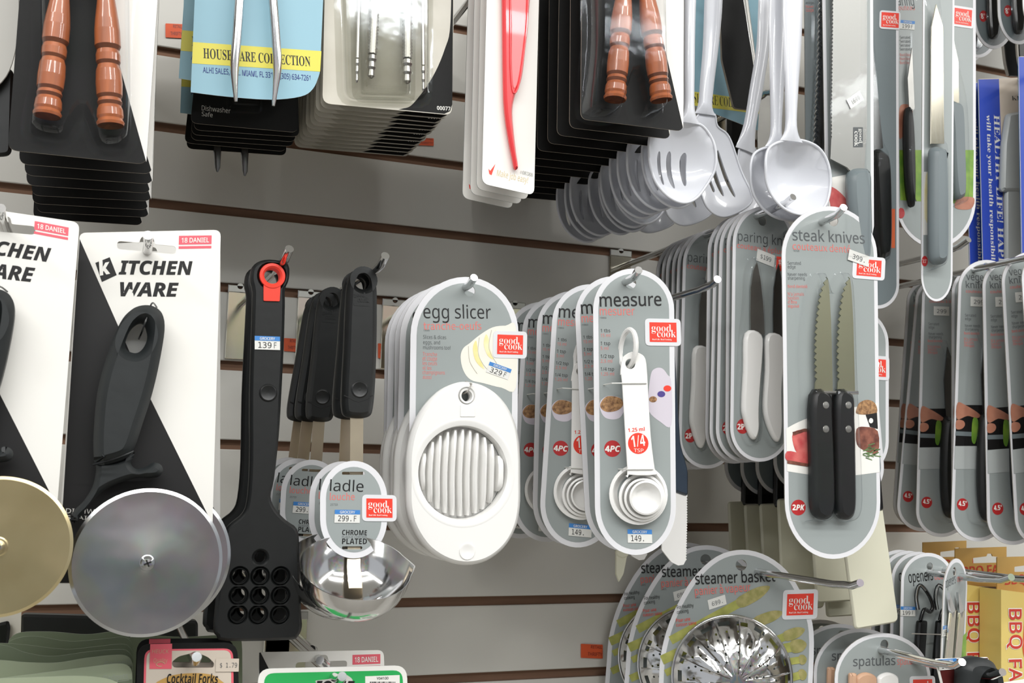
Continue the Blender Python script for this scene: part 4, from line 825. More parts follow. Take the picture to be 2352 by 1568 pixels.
# ---- knife packs, upper right
F = Fr((1860, -150), .16)
o = root('knife_pack', F, 'grey knife card strip with a serrated white edge between solid spoon and bread knife', 'knives')
gccard(F, o, [(1845, -200), (1900, -200), (1905, 520), (1850, 520)], F.px(1), None, grey='greyd', bm='greyd', prints=lambda mb: [mb.line(F, t, (1850, 10+i*9), (1868, 10+i*9), 6, Y(2), 'redt' if i else 'gtext') for i, t in enumerate(('edge', 'Never', 'coupe'))])
mb = MB(); mb.slab(F.L(serr([(1879, -180), (1876, 120), (1866, 340)], 40, 5)+[(1890, 345), (1898, -180)]), .0015, 'blackg', -.003); mb.tube([(x, -.0045, z) for x, z in F.L(serr([(1879, -180), (1876, 120), (1866, 340)], 40, 4), -.004)], .0006, 'steel', 4); mb.build('blade', o, False)
F = Fr((1950, -180), .25)
o = root('bread_knife_pack', F, 'wide steel bread knife with a grey handle in clear packaging, tilted 1699 sticker', 'knife')
gccard(F, o, [(1884, -230), (2003, -230), (2006, 520), (1990, 600), (1930, 600), (1896, 520)], F.px(8), (1950, -190), .004, prints=lambda mb: [mb.flat(F.L([(1898, 410), (1950, 400), (1950, 520), (1905, 520)]), Y(2), 'white'), mb.flat(sm(F.L([(1900, 430), (1925, 440), (1945, 470), (1915, 505), (1905, 470)]), 4), Y(3), 'pink2')])
bl = serr([(1910, -200), (1911, 0), (1909, 200), (1908, 320)], 60, 2)+[(1906, 365), (1945, 385), (1955, 396), (1984, 388), (1990, 300), (1990, -200)]
mb = MB(); mb.slab(F.L(bl, -.008), .0018, 'bladeg', -.007); k_ = mb.build('blade', o, False)
q = quad(F, (1960, 292), (1982, 292), (1960, 338), -.009); mb = MB(); mb.flat([bil(q, 0, 0), bil(q, 1, 0), bil(q, 1, 1), bil(q, 0, 1)], -.00895, 'gtext')
qq = (bil(q, 0, 1), (q[2][0]*-1, q[2][1]*-1), q[1]); put(mb, qq, (.08, .5, .8, .95), 'good', -.0091, 'stick', f='serif'); put(mb, qq, (.2, .1, .95, .6), 'cook', -.0091, 'stick', f='serif'); mb.build('engraving', k_, False)
grocery(F, o, (1944, 229), (1974, 208), (1954, 250), '1699', -.0095, head=None)
mb = MB(); mb.slab(sm(F.L([(1955, 392), (1985, 386), (2001, 398), (2003, 450), (2003, 590), (1975, 600), (1958, 520), (1950, 430)], -.012), 4), .014, 'greyd', -.002, .005); mb.build('handle', o, ang=60)
blister(F, o, [rr([(1902, -210), (1997, -210), (1996, 380), (2005, 430), (2004, 590), (1950, 590), (1945, 400), (1900, 375)], 8, 3)], .019, flange=.003)
F = Fr((2025, -150), .2)
o = root('carving_knife_pack', F, 'grey card with a black-handled knife right of the bread knife, rounded bottom', 'knife')
gccard(F, o, pill(1965, 2062, -190, 709, 50, 55, 2), F.px(7), (2015, -165), .004, grey='greyd', prints=lambda mb: [mb.flat(F.L([(2046, 480), (2054, 480), (2054, 570), (2046, 570)]), Y(2), 'bbq')])
gctab(F, o, (2024, 28), (2064, 31), (2023, 62), mg=.1)
mb = MB(); mb.slab(F.L([(2000, 60), (2006, 120), (2028, 340), (2008, 345), (2000, 345)], -.004), .0014, 'darksteel', -.003); mb.build('blade', o, False)
mb = MB(); mb.slab(sm(F.L([(2008, 345), (2032, 350), (2046, 385), (2048, 560), (2036, 590), (2018, 585), (2010, 480), (2004, 380)], -.01), 4), .012, 'blackg', -.002, .004); mb.build('handle', o, ang=60)
blister(F, o, [sm([(2000, 70), (2012, 68), (2030, 300), (2050, 370), (2053, 570), (2036, 600), (2012, 596), (2002, 480)], 4)], .016)
F = Fr((2150, -150), .17)
o = root('paring_knife_card', F, 'grey knife card with green vegetable picture and red logo tab behind the slim clear pack', 'knife')
def pr(mb):
    mb.line(F, 'paring', (2052, 13), (2099, 14), 22, Y(2), 'gtext'); mb.line(F, 'couteau', (2058, 24), (2100, 24), 10, Y(2), 'redt')
    for i in range(4): mb.line(F, 'Serrated', (2066, 90+i*9), (2090, 90+i*9), 7, Y(2), 'gtext')
    for i in range(3): mb.line(F, 'Bord lisse', (2066, 130+i*9), (2092, 130+i*9), 7, Y(2), 'redt')
    mb.flat(sm(F.L([(2064, 250), (2080, 240), (2094, 250), (2092, 290), (2078, 305), (2064, 318)]), 4), Y(2), 'skin'); mb.flat(F.L([(2064, 345), (2235, 345), (2233, 470), (2066, 460)]), Y(2), 'lime'); mb.flat(sm(F.L([(2200, 455), (2235, 455), (2228, 480), (2192, 478)]), 4), Y(3), 'skin')
    mb.flat(F.L(ell(2068, 490, 8, 12)), Y(3), 'redb')
gccard(F, o, pill(2056, 2240, -190, 569, 90, 110, 0), F.px(8), (2150, -150), .004, grey='grey', prints=pr)
gctab(F, o, (2192, 18), (2232, 24), (2190, 55), mg=.12); grocery(F, o, (2068, 46), (2101, 49), (2067, 66), '199', -.0012)
knife(F, o, [(2183, 70), (2200, 140), (2202, 236), (2178, 238), (2174, 150), (2178, 90)], [(2184, 234), (2205, 234), (2218, 250), (2222, 330), (2224, 430), (2216, 452), (2200, 450), (2193, 400), (2188, 300)], 'plate', 'greyd', -.005, .012)
knife(F, o, [(2094, 110), (2100, 250), (2088, 260), (2084, 180)], [(2088, 250), (2102, 260), (2108, 380), (2106, 470), (2092, 440), (2086, 330)], 'satin', 'black', -.005, .012, nm='second')
blister(F, o, [sm([(2178, 62), (2190, 64), (2208, 150), (2228, 250), (2232, 440), (2216, 464), (2194, 458), (2182, 300), (2168, 230), (2170, 120)], 4)], .016)
F = Fr((2160, -150), .235)
o = root('slim_knife_pack', F, 'slim grey pack with a grey-handled knife in a tall clear blister and red badge', 'knife')
gccard(F, o, pill(2120, 2192, -190, 692, 36, 60, -6), F.px(5), (2156, -165), .004, prints=lambda mb: [mb.flat(F.L([(2120, 395), (2160, 395), (2160, 540), (2118, 540)]), Y(2), 'white'), mb.flat(sm(F.L([(2124, 405), (2140, 402), (2140, 500), (2122, 502)]), 3), Y(3), 'eggy'), mb.flat(F.L(ell(2122, 600, 7, 12)), Y(3), 'redb'), mb.line(F, '3.5"', (2117, 604), (2127, 604), 8, Y(4), 'white')])
mb = MB(); mb.slab(F.L([(2150, 10), (2165, 60), (2168, 330), (2138, 330), (2140, 60)], -.006), .0014, 'plate', -.005); mb.build('blade', o, False)
mb = MB(); mb.slab(sm(F.L([(2142, 340), (2168, 342), (2176, 370), (2178, 560), (2170, 602), (2145, 602), (2138, 560), (2138, 380)], -.012), 4), .014, 'greyd', -.003, .005); mb.build('handle', o, ang=60)
blister(F, o, [sm([(2146, -20), (2162, -20), (2172, 100), (2172, 300), (2184, 350), (2186, 560), (2176, 610), (2140, 610), (2130, 560), (2130, 350), (2136, 300), (2134, 60)], 4)], .022, inset=.003)
hook((2192, 574), .20, (2225, 550), .22, 'chrome hook tip curving out right of the slim clear knife pack')
# upper right corner packs
F = Fr((2285, -160), .14)
o = root('small_knife_pack', F, 'small grey round-bottomed pack with a dark red 8 inch badge, lowest at top right', 'knife', 'round-bottomed packs at top right')
gccard(F, o, pill(2233, 2328, -220, 113, 48, 75, 2), F.px(7), (2280, -190), .004, grey='greyd', prints=lambda mb: [mb.flat(F.L(ell(2257, 38, 9, 13)), Y(2), 'redb'), mb.line(F, '8"', (2252, 44), (2262, 44), 12, Y(3), 'white', bold=.03)])
mb = MB(); mb.slab(sm(F.L([(2270, -100), (2295, -100), (2296, 60), (2285, 88), (2272, 60)], -.008), 4), .008, 'blackg', -.002, .003); mb.build('handle', o, ang=60)
blister(F, o, [sm([(2264, -100), (2300, -100), (2304, 60), (2286, 96), (2266, 62)], 4)], .012)
for (px_, py_, d_, ry_, t_) in ((2338, -178, .17, -1, 'small grey round-bottomed pack overlapping right of the lowest one at top right'), (2392, -200, .20, -2, 'cut-off grey pack with a red badge in the top right corner'), (2256, -128, .10, 2, 'dark round-bottomed pack behind, left of the lowest pack at top right'), (2236, -108, .08, 4, 'darkest pack at top right, only a sliver beside the red logo tab')):
    c = copy_tree(o); c.location = W(px_, py_, d_); c.rotation_euler.y += R(ry_); c['label'] = t_
for i, (a, b, t_) in enumerate((([(2294, 60), (2302, 140), (2310, 176), (2352, 178), (2340, 60)], .06, 'black curved handle with a pale edge above the blue cards'), ([(2330, 40), (2332, 130), (2345, 178), (2420, 178), (2420, 40)], .08, 'second black curved handle at the right edge above the blue cards'))):
    F = Fr((a[0][0], -60), b); o = root('black_turner', F, t_, 'turner')
    mb = MB(); mb.slab(F.L([(a[0][0]+6, -60)]+a[:0]+[(x+5, y) for x, y in sm(a[:3], 5, False)]+a[3:]+[(a[-1][0], -60)]), .003, 'black', -.001); mb.build('blade', o, False)
    mb = MB(); mb.tube([(x, -.003, z) for x, z in F.L([(a[0][0], -60)]+sm(a[:3], 5, False))], .0016, 'edgeg', 6); mb.build('pale_edge', o)
# blue peeler cards
def bluecard(F, o, x0_, y0_, x1_, y1_, lean, peel=True):
    X = lambda x, y: (x0_+x+lean*(y-y0_)/400, y)
    mb = MB(); h = F.l(x0_+110, y0_+22); mb.slab([rr(F.L([X(0, y0_), X(230, y0_-8), X(230, y1_), X(0, y1_)]), .003), ell(h[0], h[1], .003, n=12)], T, 'beige', 0, side='blue', back='kraft'); mb.build('card', o, False)
    mb = MB(); mb.flat(F.L([X(1, y0_+1), X(48, y0_), X(52, y1_-1), X(1, y1_-1)]), Y(1), 'royal')
    a = X(32, y0_+78); b = X(36, y1_-5); fl = lambda t, a, b, h, m: mb.line(F, t, a, b, h, Y(2), m, f='serif', up=(h, 0))
    fl('HEALTHY LIFE! HAPPY LIFE!', X(34, y0_+82), X(38, y1_+85), 13, 'stick'); fl('will take your health responsibility by the s', X(17, y0_+82), X(21, y1_+70), 9, 'stick')
    mb.line(F, 'KITCHEN', (x0_+78, y0_+49), (x0_+150, y0_+49), 10, Y(2), 'ink', f='serif', bold=-.01); mb.build('printing', o, False)
    if peel:
        mb = MB(); mb.slab(rr(F.L([(x0_+66, 262), (x0_+100, 256), (x0_+130, 262), (x0_+130, 440), (x0_+52, 440), (x0_+56, 330)], -.006), .004, 4), .009, 'greyl', -.001, .003); mb.slab(rr(F.L([(x0_+66, 436), (x0_+105, 436), (x0_+105, 640), (x0_+66, 640)], -.006), .003, 4), .006, 'greyl', -.001, .002); mb.build('peeler', o, ang=50)
F = Fr((2355, 200), .15)
o = root('blue_peeler_card', F, 'blue and grey card reading HEALTHY LIFE, with a pale grey peeler, in front', 'peeler', 'blue healthy life cards')
bluecard(F, o, 2245, 182, 0, 640, 10)
c = copy_tree(o); c.location = o.location+Vector((-.006, .012, -.001)); c['label'] = 'blue card just behind the HEALTHY LIFE card, only its left blue edge showing'
c = copy_tree(o); c.location = W(2448, 152, .185); c.rotation_euler.y += R(1); c['label'] = 'blue card at the right picture edge, only its vertical lettering band visible'
hook((2445, 140), .21, (2450, 120), .225, 'chrome hook of the blue cards beyond the right picture edge')
# ================================================================== RIGHT SIDE, MIDDLE HEIGHT
KID = {}
F = Fr((2262, 615), .17)
o = root('vegetable_knife_pack', F, 'grey vegetable knife pack with hand picture and fully visible red badge, third from right edge', 'knife', 'row of vegetable knife packs')
def pr(mb):
    mb.line(F, 'vegetable', (2218, 643), (2300, 647), 17, Y(2), 'gtext', bold=.005); mb.line(F, 'knife', (2217, 661), (2260, 663), 16, Y(2), 'gtext', bold=.005); mb.line(F, 'couteau à légumes', (2217, 672), (2300, 675), 8, Y(2), 'redt')
    for i, (t, x) in enumerate((('Serrated', 2240), ('edge', 2229), ('', 0), ('Never needs', 2250), ('sharpening', 2246))):
        if t: mb.line(F, t, (2215, 727+i*8), (x, 728+i*8), 7, Y(2), 'gtext')
    for i, (t, x) in enumerate((('Bord dentelé', 2248), ('', 0), ("N'a jamais", 2244), ('besoin', 2234), ("d'être aiguisé", 2236))):
        if t: mb.line(F, t, (2213, 768+i*7), (x, 769+i*7), 7, Y(2), 'redt')
    mb.flat(F.L([(2196, 930), (2318, 930), (2312, 1076), (2190, 1076)]), Y(2), 'ink'); mb.flat(F.L([(2191, 1024), (2314, 1024), (2312, 1077), (2190, 1077)]), Y(3), 'greyl'); mb.flat(F.L([(2193, 990), (2315, 996), (2315, 1006), (2192, 1000)]), Y(4), 'greyd')
    mb.flat(sm(F.L([(2197, 925), (2215, 930), (2240, 945), (2250, 955), (2240, 960), (2220, 955), (2196, 962)]), 4), Y(4), 'skin'); mb.flat(sm(F.L([(2195, 965), (2210, 966), (2214, 976), (2206, 985), (2194, 984)]), 4), Y(4), 'skin')
    mb.flat(sm(F.L([(2232, 962), (2244, 965), (2242, 1000), (2236, 1019), (2229, 1008)]), 4), Y(5), 'lime')
    mb.flat(F.L(ell(2209, 1158, 13, 14)), Y(2), 'redb'); mb.line(F, '4.5"', (2200, 1161), (2219, 1161), 11, Y(3), 'white', bold=.04)
gccard(F, o, pill(2202, 2328, 597, 1243, 60, 66, -20), F.px(8), (2264, 612), .004, prints=pr)
grocery(F, o, (2229, 681), (2266, 683), (2229, 703), '299', -.0012, head=None)
mb = MB(); mb.slab(sm(F.L([(2256, 955), (2276, 960), (2290, 1000), (2286, 1100), (2284, 1188), (2262, 1192), (2250, 1150), (2248, 1050)], -.008), 4), .011, 'black', -.001, .004); mb.build('handle', o, ang=60)
mb = MB(); mb.slab(F.L([(2262, 780), (2280, 830), (2282, 960), (2258, 955), (2254, 860)], -.004), .0012, 'darksteel', -.003); mb.build('blade', o, False)
blister(F, o, [sm([(2258, 768), (2270, 775), (2290, 850), (2294, 980), (2296, 1190), (2270, 1202), (2246, 1180), (2240, 1060), (2244, 880)], 4)], .014, inset=.003)
for px_, py_, d_, ry_, t_ in ((2140, 655, .045, 2.0, 'darkest vegetable knife pack, first from the left behind the steak knives'), (2162, 652, .07, 3.6, 'shaded vegetable knife pack leaning left, second from the left'),
        (2176, 640, .105, -.6, 'vegetable knife pack with a white 299 sticker right below the slim knife pack'), (2243, 628, .135, -2.3, 'vegetable knife pack, only its pale left edge beside the one with full badge'),
        (2315, 612, .19, -3.4, 'vegetable knife pack second from the right picture edge, blister reflecting light'), (2358, 598, .215, -5.8, 'vegetable knife pack next to the right picture edge, leaning right'), (2404, 590, .24, -6.2, 'vegetable knife pack cut off by the right picture edge')):
    c = copy_tree(o); c.location = W(px_, py_, d_); c.rotation_euler.y += R(ry_); c['label'] = t_
h_veg = hook((2410, 580), .265, (2425, 565), .28, 'chrome hook of the vegetable knife packs beyond the right picture edge')

# ---- rubber scrapers
F = Fr((1795, 880), .095)
o = root('rubber_scraper', F, 'cream rubber scraper with black handle, pale top corner just left of the steak knife pack', 'scraper', 'cream rubber scrapers')
gccard(F, o, pill(1735, 1850, 850, 1136, 52, 66, 0), F.px(8), (1795, 876), .004, grey='greyd')
mb = MB(); mb.slab(rr(F.L([(1778, 900), (1838, 900), (1838, 1165), (1776, 1165)], -.004), .003), .007, 'blackg', -.001, .002); mb.build('handle', o, ang=60)
mb = MB(); mb.slab(rr(F.L([(1744, 1157), (1838, 1153), (1852, 1400), (1756, 1404)], -.004), [.004, .004, .007, .004]), .004, 'cplas', -.002, .0015); mb.build('rubber_blade', o, ang=60)
for px_, py_, d_, ry_, t_ in ((1760, 886, .075, 0, 'cream rubber scraper in shade, second from the left behind the steamer baskets'), (1724, 884, .055, .3, 'darkest cream rubber scraper, leftmost of the row'), (1838, 862, .125, .5, 'cream rubber scraper directly behind the left edge of the steak knives'),
        (1902, 838, .15, -1, 'cream rubber scraper whose lower end shows above the bare steamer hook'), (1925, 880, .135, -1, 'cream rubber scraper showing as a darker strip between the two frontmost'), (1952, 862, .205, -5.5, 'front cream rubber scraper with its whole lower blade visible right of the steak knives')):
    c = copy_tree(o); c.location = W(px_, py_, d_); c.rotation_euler.y += R(ry_); c['label'] = t_
hook((2000, 850), .235, (2012, 835), .25, 'chrome hook of the cream rubber scrapers, hidden behind the steak knives')

# ================================================================== LOWER ROW
h_stm = hook((1950, 1347), .285, (1976, 1338), .305, 'long bare chrome hook above the front steamer basket card')
F = Fr((1702, 1293), .15, yaw=-22)
o = root('steamer_basket', F, 'steel steamer basket on a grey card with asparagus and red logo tab, in front', 'steamer', 'steamer basket cards')
def asp(mb, a, b, w_, k):
    d = Vector((b[0]-a[0], b[1]-a[1])); n = Vector((-d.y, d.x)).normalized()*w_
    mb.flat(F.L([(a[0]-n.x, a[1]-n.y), (a[0]+d.x*.75-n.x, a[1]+d.y*.75-n.y), (a[0]+d.x*.75+n.x, a[1]+d.y*.75+n.y), (a[0]+n.x, a[1]+n.y)]), Y(k), 'asp')
    e = [(a[0]+d.x*t+n.x*s, a[1]+d.y*t+n.y*s) for t, s in ((.68, 1.05), (.8, 1.45), (.92, 1.1), (1.0, 0), (.92, -1.1), (.8, -1.4), (.68, -1.05))]
    mb.flat(sm(F.L(e), 3), Y(k+1), 'aspd')
def pr(mb):
    L1 = lambda *a, **k: mb.line(F, *a, **k)
    for i, (a, b, w_) in enumerate((((1540, 1470), (1768, 1346), 10), ((1600, 1475), (1798, 1405), 9), ((1520, 1515), (1600, 1478), 11), ((1528, 1545), (1640, 1490), 8), ((1700, 1500), (1848, 1444), 9), ((1525, 1590), (1650, 1530), 9), ((1740, 1500), (1852, 1478), 11), ((1800, 1520), (1852, 1512), 8), ((1800, 1560), (1852, 1545), 9))): asp(mb, a, b, w_, 2+i*.4)
    L1('steamer basket', (1597, 1341), (1780, 1334), 27, Y(6), 'ink', bold=.006); L1('panier à vapeur', (1596, 1366), (1724, 1356), 22, Y(6), 'redt'); L1('24875', (1597, 1373), (1608, 1373), 4, Y(6), 'gtext')
    L1('For healthy', (1555, 1398), (1593, 1393), 9, Y(6), 'ink'); L1('cooking', (1555, 1409), (1581, 1405), 9, Y(6), 'ink'); L1('Pour une', (1553, 1428), (1585, 1424), 8, Y(6), 'red'); L1('cuisson saine', (1553, 1438), (1599, 1433), 8, Y(6), 'red')
out = sm([(1512, 1700), (1513, 1568), (1520, 1490), (1545, 1410), (1590, 1330), (1645, 1278), (1705, 1262), (1765, 1278), (1815, 1320), (1850, 1385), (1868, 1450), (1866, 1568), (1860, 1700), (1800, 1790), (1690, 1820), (1570, 1790)], 4)
gccard(F, o, out, F.px(11), (1702, 1297), F.px(13), prints=pr)
gctab(F, o, (1808, 1364), (1869, 1362), (1806, 1413)); grocery(F, o, (1625, 1378), (1665, 1365), (1629, 1400), '699.', -.0012, head=None)
c_ = F.l(1688, 1560, -.02); r_ = F.px(140)*.98; hs = []
for ring, nn in ((.22, 6), (.34, 10), (.46, 14), (.58, 18), (.68, 22), (.77, 26)):
    for k in range(nn):
        a = 2*math.pi*(k+.3*(ring*50 % 2))/nn; hs.append(ell(c_[0]+r_*ring*math.cos(a), c_[1]+r_*ring*math.sin(a), .00105, n=6))
for k in range(18):
    a = 2*math.pi*k/18; u = Vector((math.cos(a), math.sin(a))); v = Vector((-u.y, u.x)); P0 = Vector(c_)+u*r_*.89
    hs.append([tuple(P0+u*sx*.0016+v*sz*.0052) for sx, sz in ((-1, -1), (1, -1), (1, 1), (-1, 1))])
mb = MB(); dish(mb, ell(c_[0], c_[1], r_, n=64), hs, -.024, .0006, 'chrome', -.006, 2.3, step=r_/12, rim=.0014, lobes=11); mb.build('basket', o, ang=60)
for k in range(14):                          # overlapping petals
    a = 2*math.pi*k/14+.1; u = Vector((math.cos(a), math.sin(a))); v = Vector((-u.y, u.x)); mb = MB(); pts = []
    for t in (.12, .3, .5, .7, .86, .96):
        q_ = Vector(c_)+u*r_*t; y = -.0066-.024*(1-t**2.3)
        pts.append([(q_.x+v.x*wd, y-dd, q_.y+v.y*wd) for wd, dd in ((-.0006, 0), (.0006, .0009))])
    mb.loft([p for p in pts], 'chrome', cap=False, closed=False); mb.build('petal_fold', o)
stack(o, 2, [.062, .105], h_stm, 'steamer basket on a shaded grey card, {}', extra=[(1.0, 0), (.5, 0)])
# ---- spatulas
F = Fr((2030, 1480), .2)
o = root('spatula_pack', F, 'grey card reading spatulas with wooden handle and white spatula heads, front of its row', 'spatulas', 'spatula packs')
def pr(mb):
    mb.line(F, 'spatulas', (1958, 1529), (2055, 1526), 23, Y(2), 'gtext', bold=.006); mb.line(F, 'spatules', (2059, 1526), (2111, 1524), 18, Y(2), 'redt')
gccard(F, o, pill(1916, 2136, 1453, 1760, 105, 100, 0), F.px(9), (2030, 1480), F.px(12), prints=pr)
grocery(F, o, (2055, 1490), (2095, 1500), (2052, 1500), '299', -.0012, head=None); gctab(F, o, (2096, 1560), (2140, 1559), (2097, 1600))
for cx_, m_ in ((1990, 'peach'), (2040, 'wplas')):
    mb = MB(); mb.slab(sm(F.L([(cx_-24, 1570), (cx_-20, 1552), (cx_, 1544), (cx_+20, 1552), (cx_+24, 1570), (cx_+22, 1640), (cx_, 1660), (cx_-22, 1640)], -.005), 4), .006, m_, -.001, .002); mb.build('spatula_head', o, ang=60)
mb = MB(); mb.slab(rr(F.L([(1950, 1545), (1966, 1545), (1962, 1700), (1946, 1700)], -.004), .002), .006, 'peach', -.001, .002); mb.build('wooden_handle', o)
h_spa = hook((2190, 1532), .29, (2210, 1520), .305, 'chrome hook of the spatula packs running behind the 179 sticker')
stack(o, 3, .03, h_spa, 'spatula pack, {}', extra=[(0, 0), (.5, 0), (-.5, 0)])
# ---- can openers
h_ope = hook((2293, 1335), .275, (2323, 1325), .295, 'chrome hook of the openers, tip in front of the BBQ boxes')
F = Fr((2133, 1302), .19)
o = root('opener_pack', F, 'grey card of openers with black loops and a blue-topped sticker, second on its hook', 'openers', 'opener packs')
def pr(mb): mb.line(F, 'openers', (2086, 1338), (2142, 1331), 20, Y(2), 'ink', bold=.005); mb.line(F, 'ouvre-boîtes', (2145, 1331), (2215, 1325), 14, Y(2), 'redt')
gccard(F, o, pill(2070, 2190, 1269, 1640, 62, 60, -8), F.px(8), (2134, 1300), F.px(9), prints=pr)
grocery(F, o, (2068, 1392), (2102, 1393), (2068, 1414), '199', -.0012)
for dx in (0, 44):
    mb = MB(); a = F.L(sm([(2112+dx, 1400), (2108+dx, 1370), (2116+dx, 1344), (2134+dx, 1362), (2146+dx, 1390), (2140+dx, 1405), (2126+dx, 1400), (2118+dx, 1425)], 4, False), -.008); mb.tube([(x, -.006, z) for x, z in a], .0018, 'blackg', 8); mb.tube([(x-.0012, -.0075, z) for x, z in a[:12]], .0009, 'chrome', 6)
    mb.slab(rr(F.L([(2108+dx, 1425), (2130+dx, 1425), (2118+dx, 1620), (2092+dx, 1620)], -.006), .002), .006, 'blackg', -.002, .002); mb.build('opener', o, ang=60)
a = F.l(2095, 1455, -.01); b = F.l(2165, 1457, -.01); mb = MB(); mb.tube([(a[0], -.0095, a[1]), (b[0], -.0095, b[1])], .0005, 'edgeg', 6); mb.build('tie', o)
stack(o, 3, .013, h_ope, 'opener pack, grey edge on the left, {}', start=2, extra=[(0, 0), (.6, 0), (-.4, 0)])
F = Fr((2190, 1312), .235, yaw=27)
o = root('opener_pack', F, 'opener pack turned sideways with two steel openers, front on its hook', 'openers', 'opener packs')
def pr(mb): mb.line(F, 'openers', (2170, 1350), (2193, 1338), 17, Y(2), 'gtext'); mb.line(F, 'ouvre', (2196, 1336), (2214, 1332), 12, Y(2), 'redt'); mb.flat(F.L([(2200, 1470), (2218, 1450), (2214, 1540), (2196, 1550)]), Y(2), 'lime')
gccard(F, o, pill(2168, 2222, 1282, 1600, 70, 50, -12), .0035, (2190, 1312), .004, prints=pr)
grocery(F, o, (2166, 1437), (2180, 1434), (2163, 1462), '199', -.0012)
for dx in (0, 20):
    mb = MB(); mb.slab(F.L([(2184+dx, 1360), (2197+dx, 1400), (2192+dx, 1420), (2186+dx, 1400)], -.006), .002, 'chrome', -.003); mb.slab(rr(F.L([(2188+dx, 1406), (2200+dx, 1398), (2188+dx, 1560), (2174+dx, 1560)], -.006), .001), .003, 'plate', -.002, .001); mb.build('opener', o)
# ---- yellow boxes
def bbq(F, x, yb, w_, label, yt):
    """x = left edge, yb = top of box body, yt = top of hanging panel"""
    o = root('barbecue_fan_box', F, label, 'box', 'yellow BBQ boxes'); s = F.l
    mb = MB(); sl = rr(F.L([(x+40, yt+22), (x+72, yt+18), (x+74, yt+12), (x+84, yt+12), (x+86, yt+18), (x+118, yt+22), (x+118, yt+32), (x+40, yt+34)]), .0008, 2)
    mb.slab([F.L([(x, yt), (x+w_, yt-4), (x+w_, yb+10), (x, yb+8)]), sl], .0012, 'kbox', 0); mb.build('hanging_panel', o, False)
    mb = MB(); mb.slab(F.L([(x-3, yb), (x+w_, yb+20), (x+w_, 1800), (x-3, 1800)], -.02), .028, 'ybox', 0); mb.build('box_body', o, False)
    mb = MB(); y = -.0015; mb.line(F, 'BBQ FAN', (x+18, yt+63), (x+116, yt+56), 21, y, 'bbqt', bold=.01)
    y = -.0283
    for t, ya, yb_ in (('BBQ', yb+44, yb+140), ('FAN', yb+160, yb+246)):
        mb.line(F, t, (x+28, ya), (x+30, yb_), 31, y-.0001, 'white', fy=-.028, bold=.05, up=(31, 0)); mb.line(F, t, (x+29, ya+2), (x+31, yb_-2), 29, y-.0003, 'bbqt', fy=-.028, bold=.012, up=(29, 0))
    mb.flat(sm(F.L([(x+62, yb+105), (x+66, yb+60), (x+78, yb+32), (x+96, yb+16), (x+104, yb+60), (x+100, yb+150), (x+84, yb+168), (x+66, yb+160), (x+60, yb+135)], -.028), 4), y, 'bbq'); mb.build('printing', o, False)
    return o
F = Fr((2340, 1305), .14); bbq(F, 2288, 1352, 150, 'yellow BBQ box at the right picture edge, rightmost', 1279)
F = Fr((2240, 1285), .11); bbq(F, 2192, 1337, 118, 'yellow BBQ box behind the turned openers, left of the rightmost box', 1259)
F = Fr((2170, 1270), .075)
o = bbq(F, 2118, 1322, 100, 'darker yellow BBQ box behind the opener cards, leftmost of three', 1245)
hook((2385, 1335), .30, (2405, 1325), .31, 'chrome hook of the BBQ boxes beyond the right picture edge')
# ---- 179 pack
F = Fr((2262, 1552), .27)
o = root('maroon_tool_card', F, 'dark red card with a 179 sticker and a grey black rubber handle, bottom right', 'tool')
mb = MB(); mb.slab(rr(F.L([(2146, 1512), (2268, 1508), (2300, 1700), (2190, 1700)]), .002), T, 'white', 0); mb.build('card', o, False)
mb = MB(); mb.flat(F.L([(2151, 1514), (2267, 1510), (2298, 1698), (2196, 1698)]), Y(1), 'maroon'); mb.flat(sm(F.L([(2190, 1552), (2200, 1546), (2208, 1550), (2206, 1568), (2192, 1570)]), 3), Y(2), 'gold'); mb.build('printing', o, False)
grocery(F, o, (2153, 1514), (2196, 1511), (2157, 1539), '179', -.0012)
mb = MB(); hl = sm(F.L([(2258, 1552), (2272, 1548), (2280, 1565), (2280, 1620), (2262, 1640), (2250, 1620), (2250, 1570)], -.015), 4)
mb.slab([sm(F.L([(2207, 1700), (2208, 1560), (2210, 1530), (2222, 1514), (2245, 1509), (2272, 1515), (2288, 1532), (2293, 1570), (2294, 1700)], -.015), 4), hl], .02, 'rubber', -.001, .006); mb.build('handle', o, ang=60)
hook((2268, 1556), .29, (2303, 1543), .315, 'chrome hook tip beside the rubber handle, bottom right corner')
F = Fr((2345, 1580), .29)
o = root('white_card', F, 'white card corner just entering at the bottom right picture corner', 'card')
mb = MB(); mb.slab(rr(F.L([(2270, 1572), (2420, 1548), (2420, 1760), (2280, 1760)]), .002), T, 'white', 0); mb.build('card', o, False)
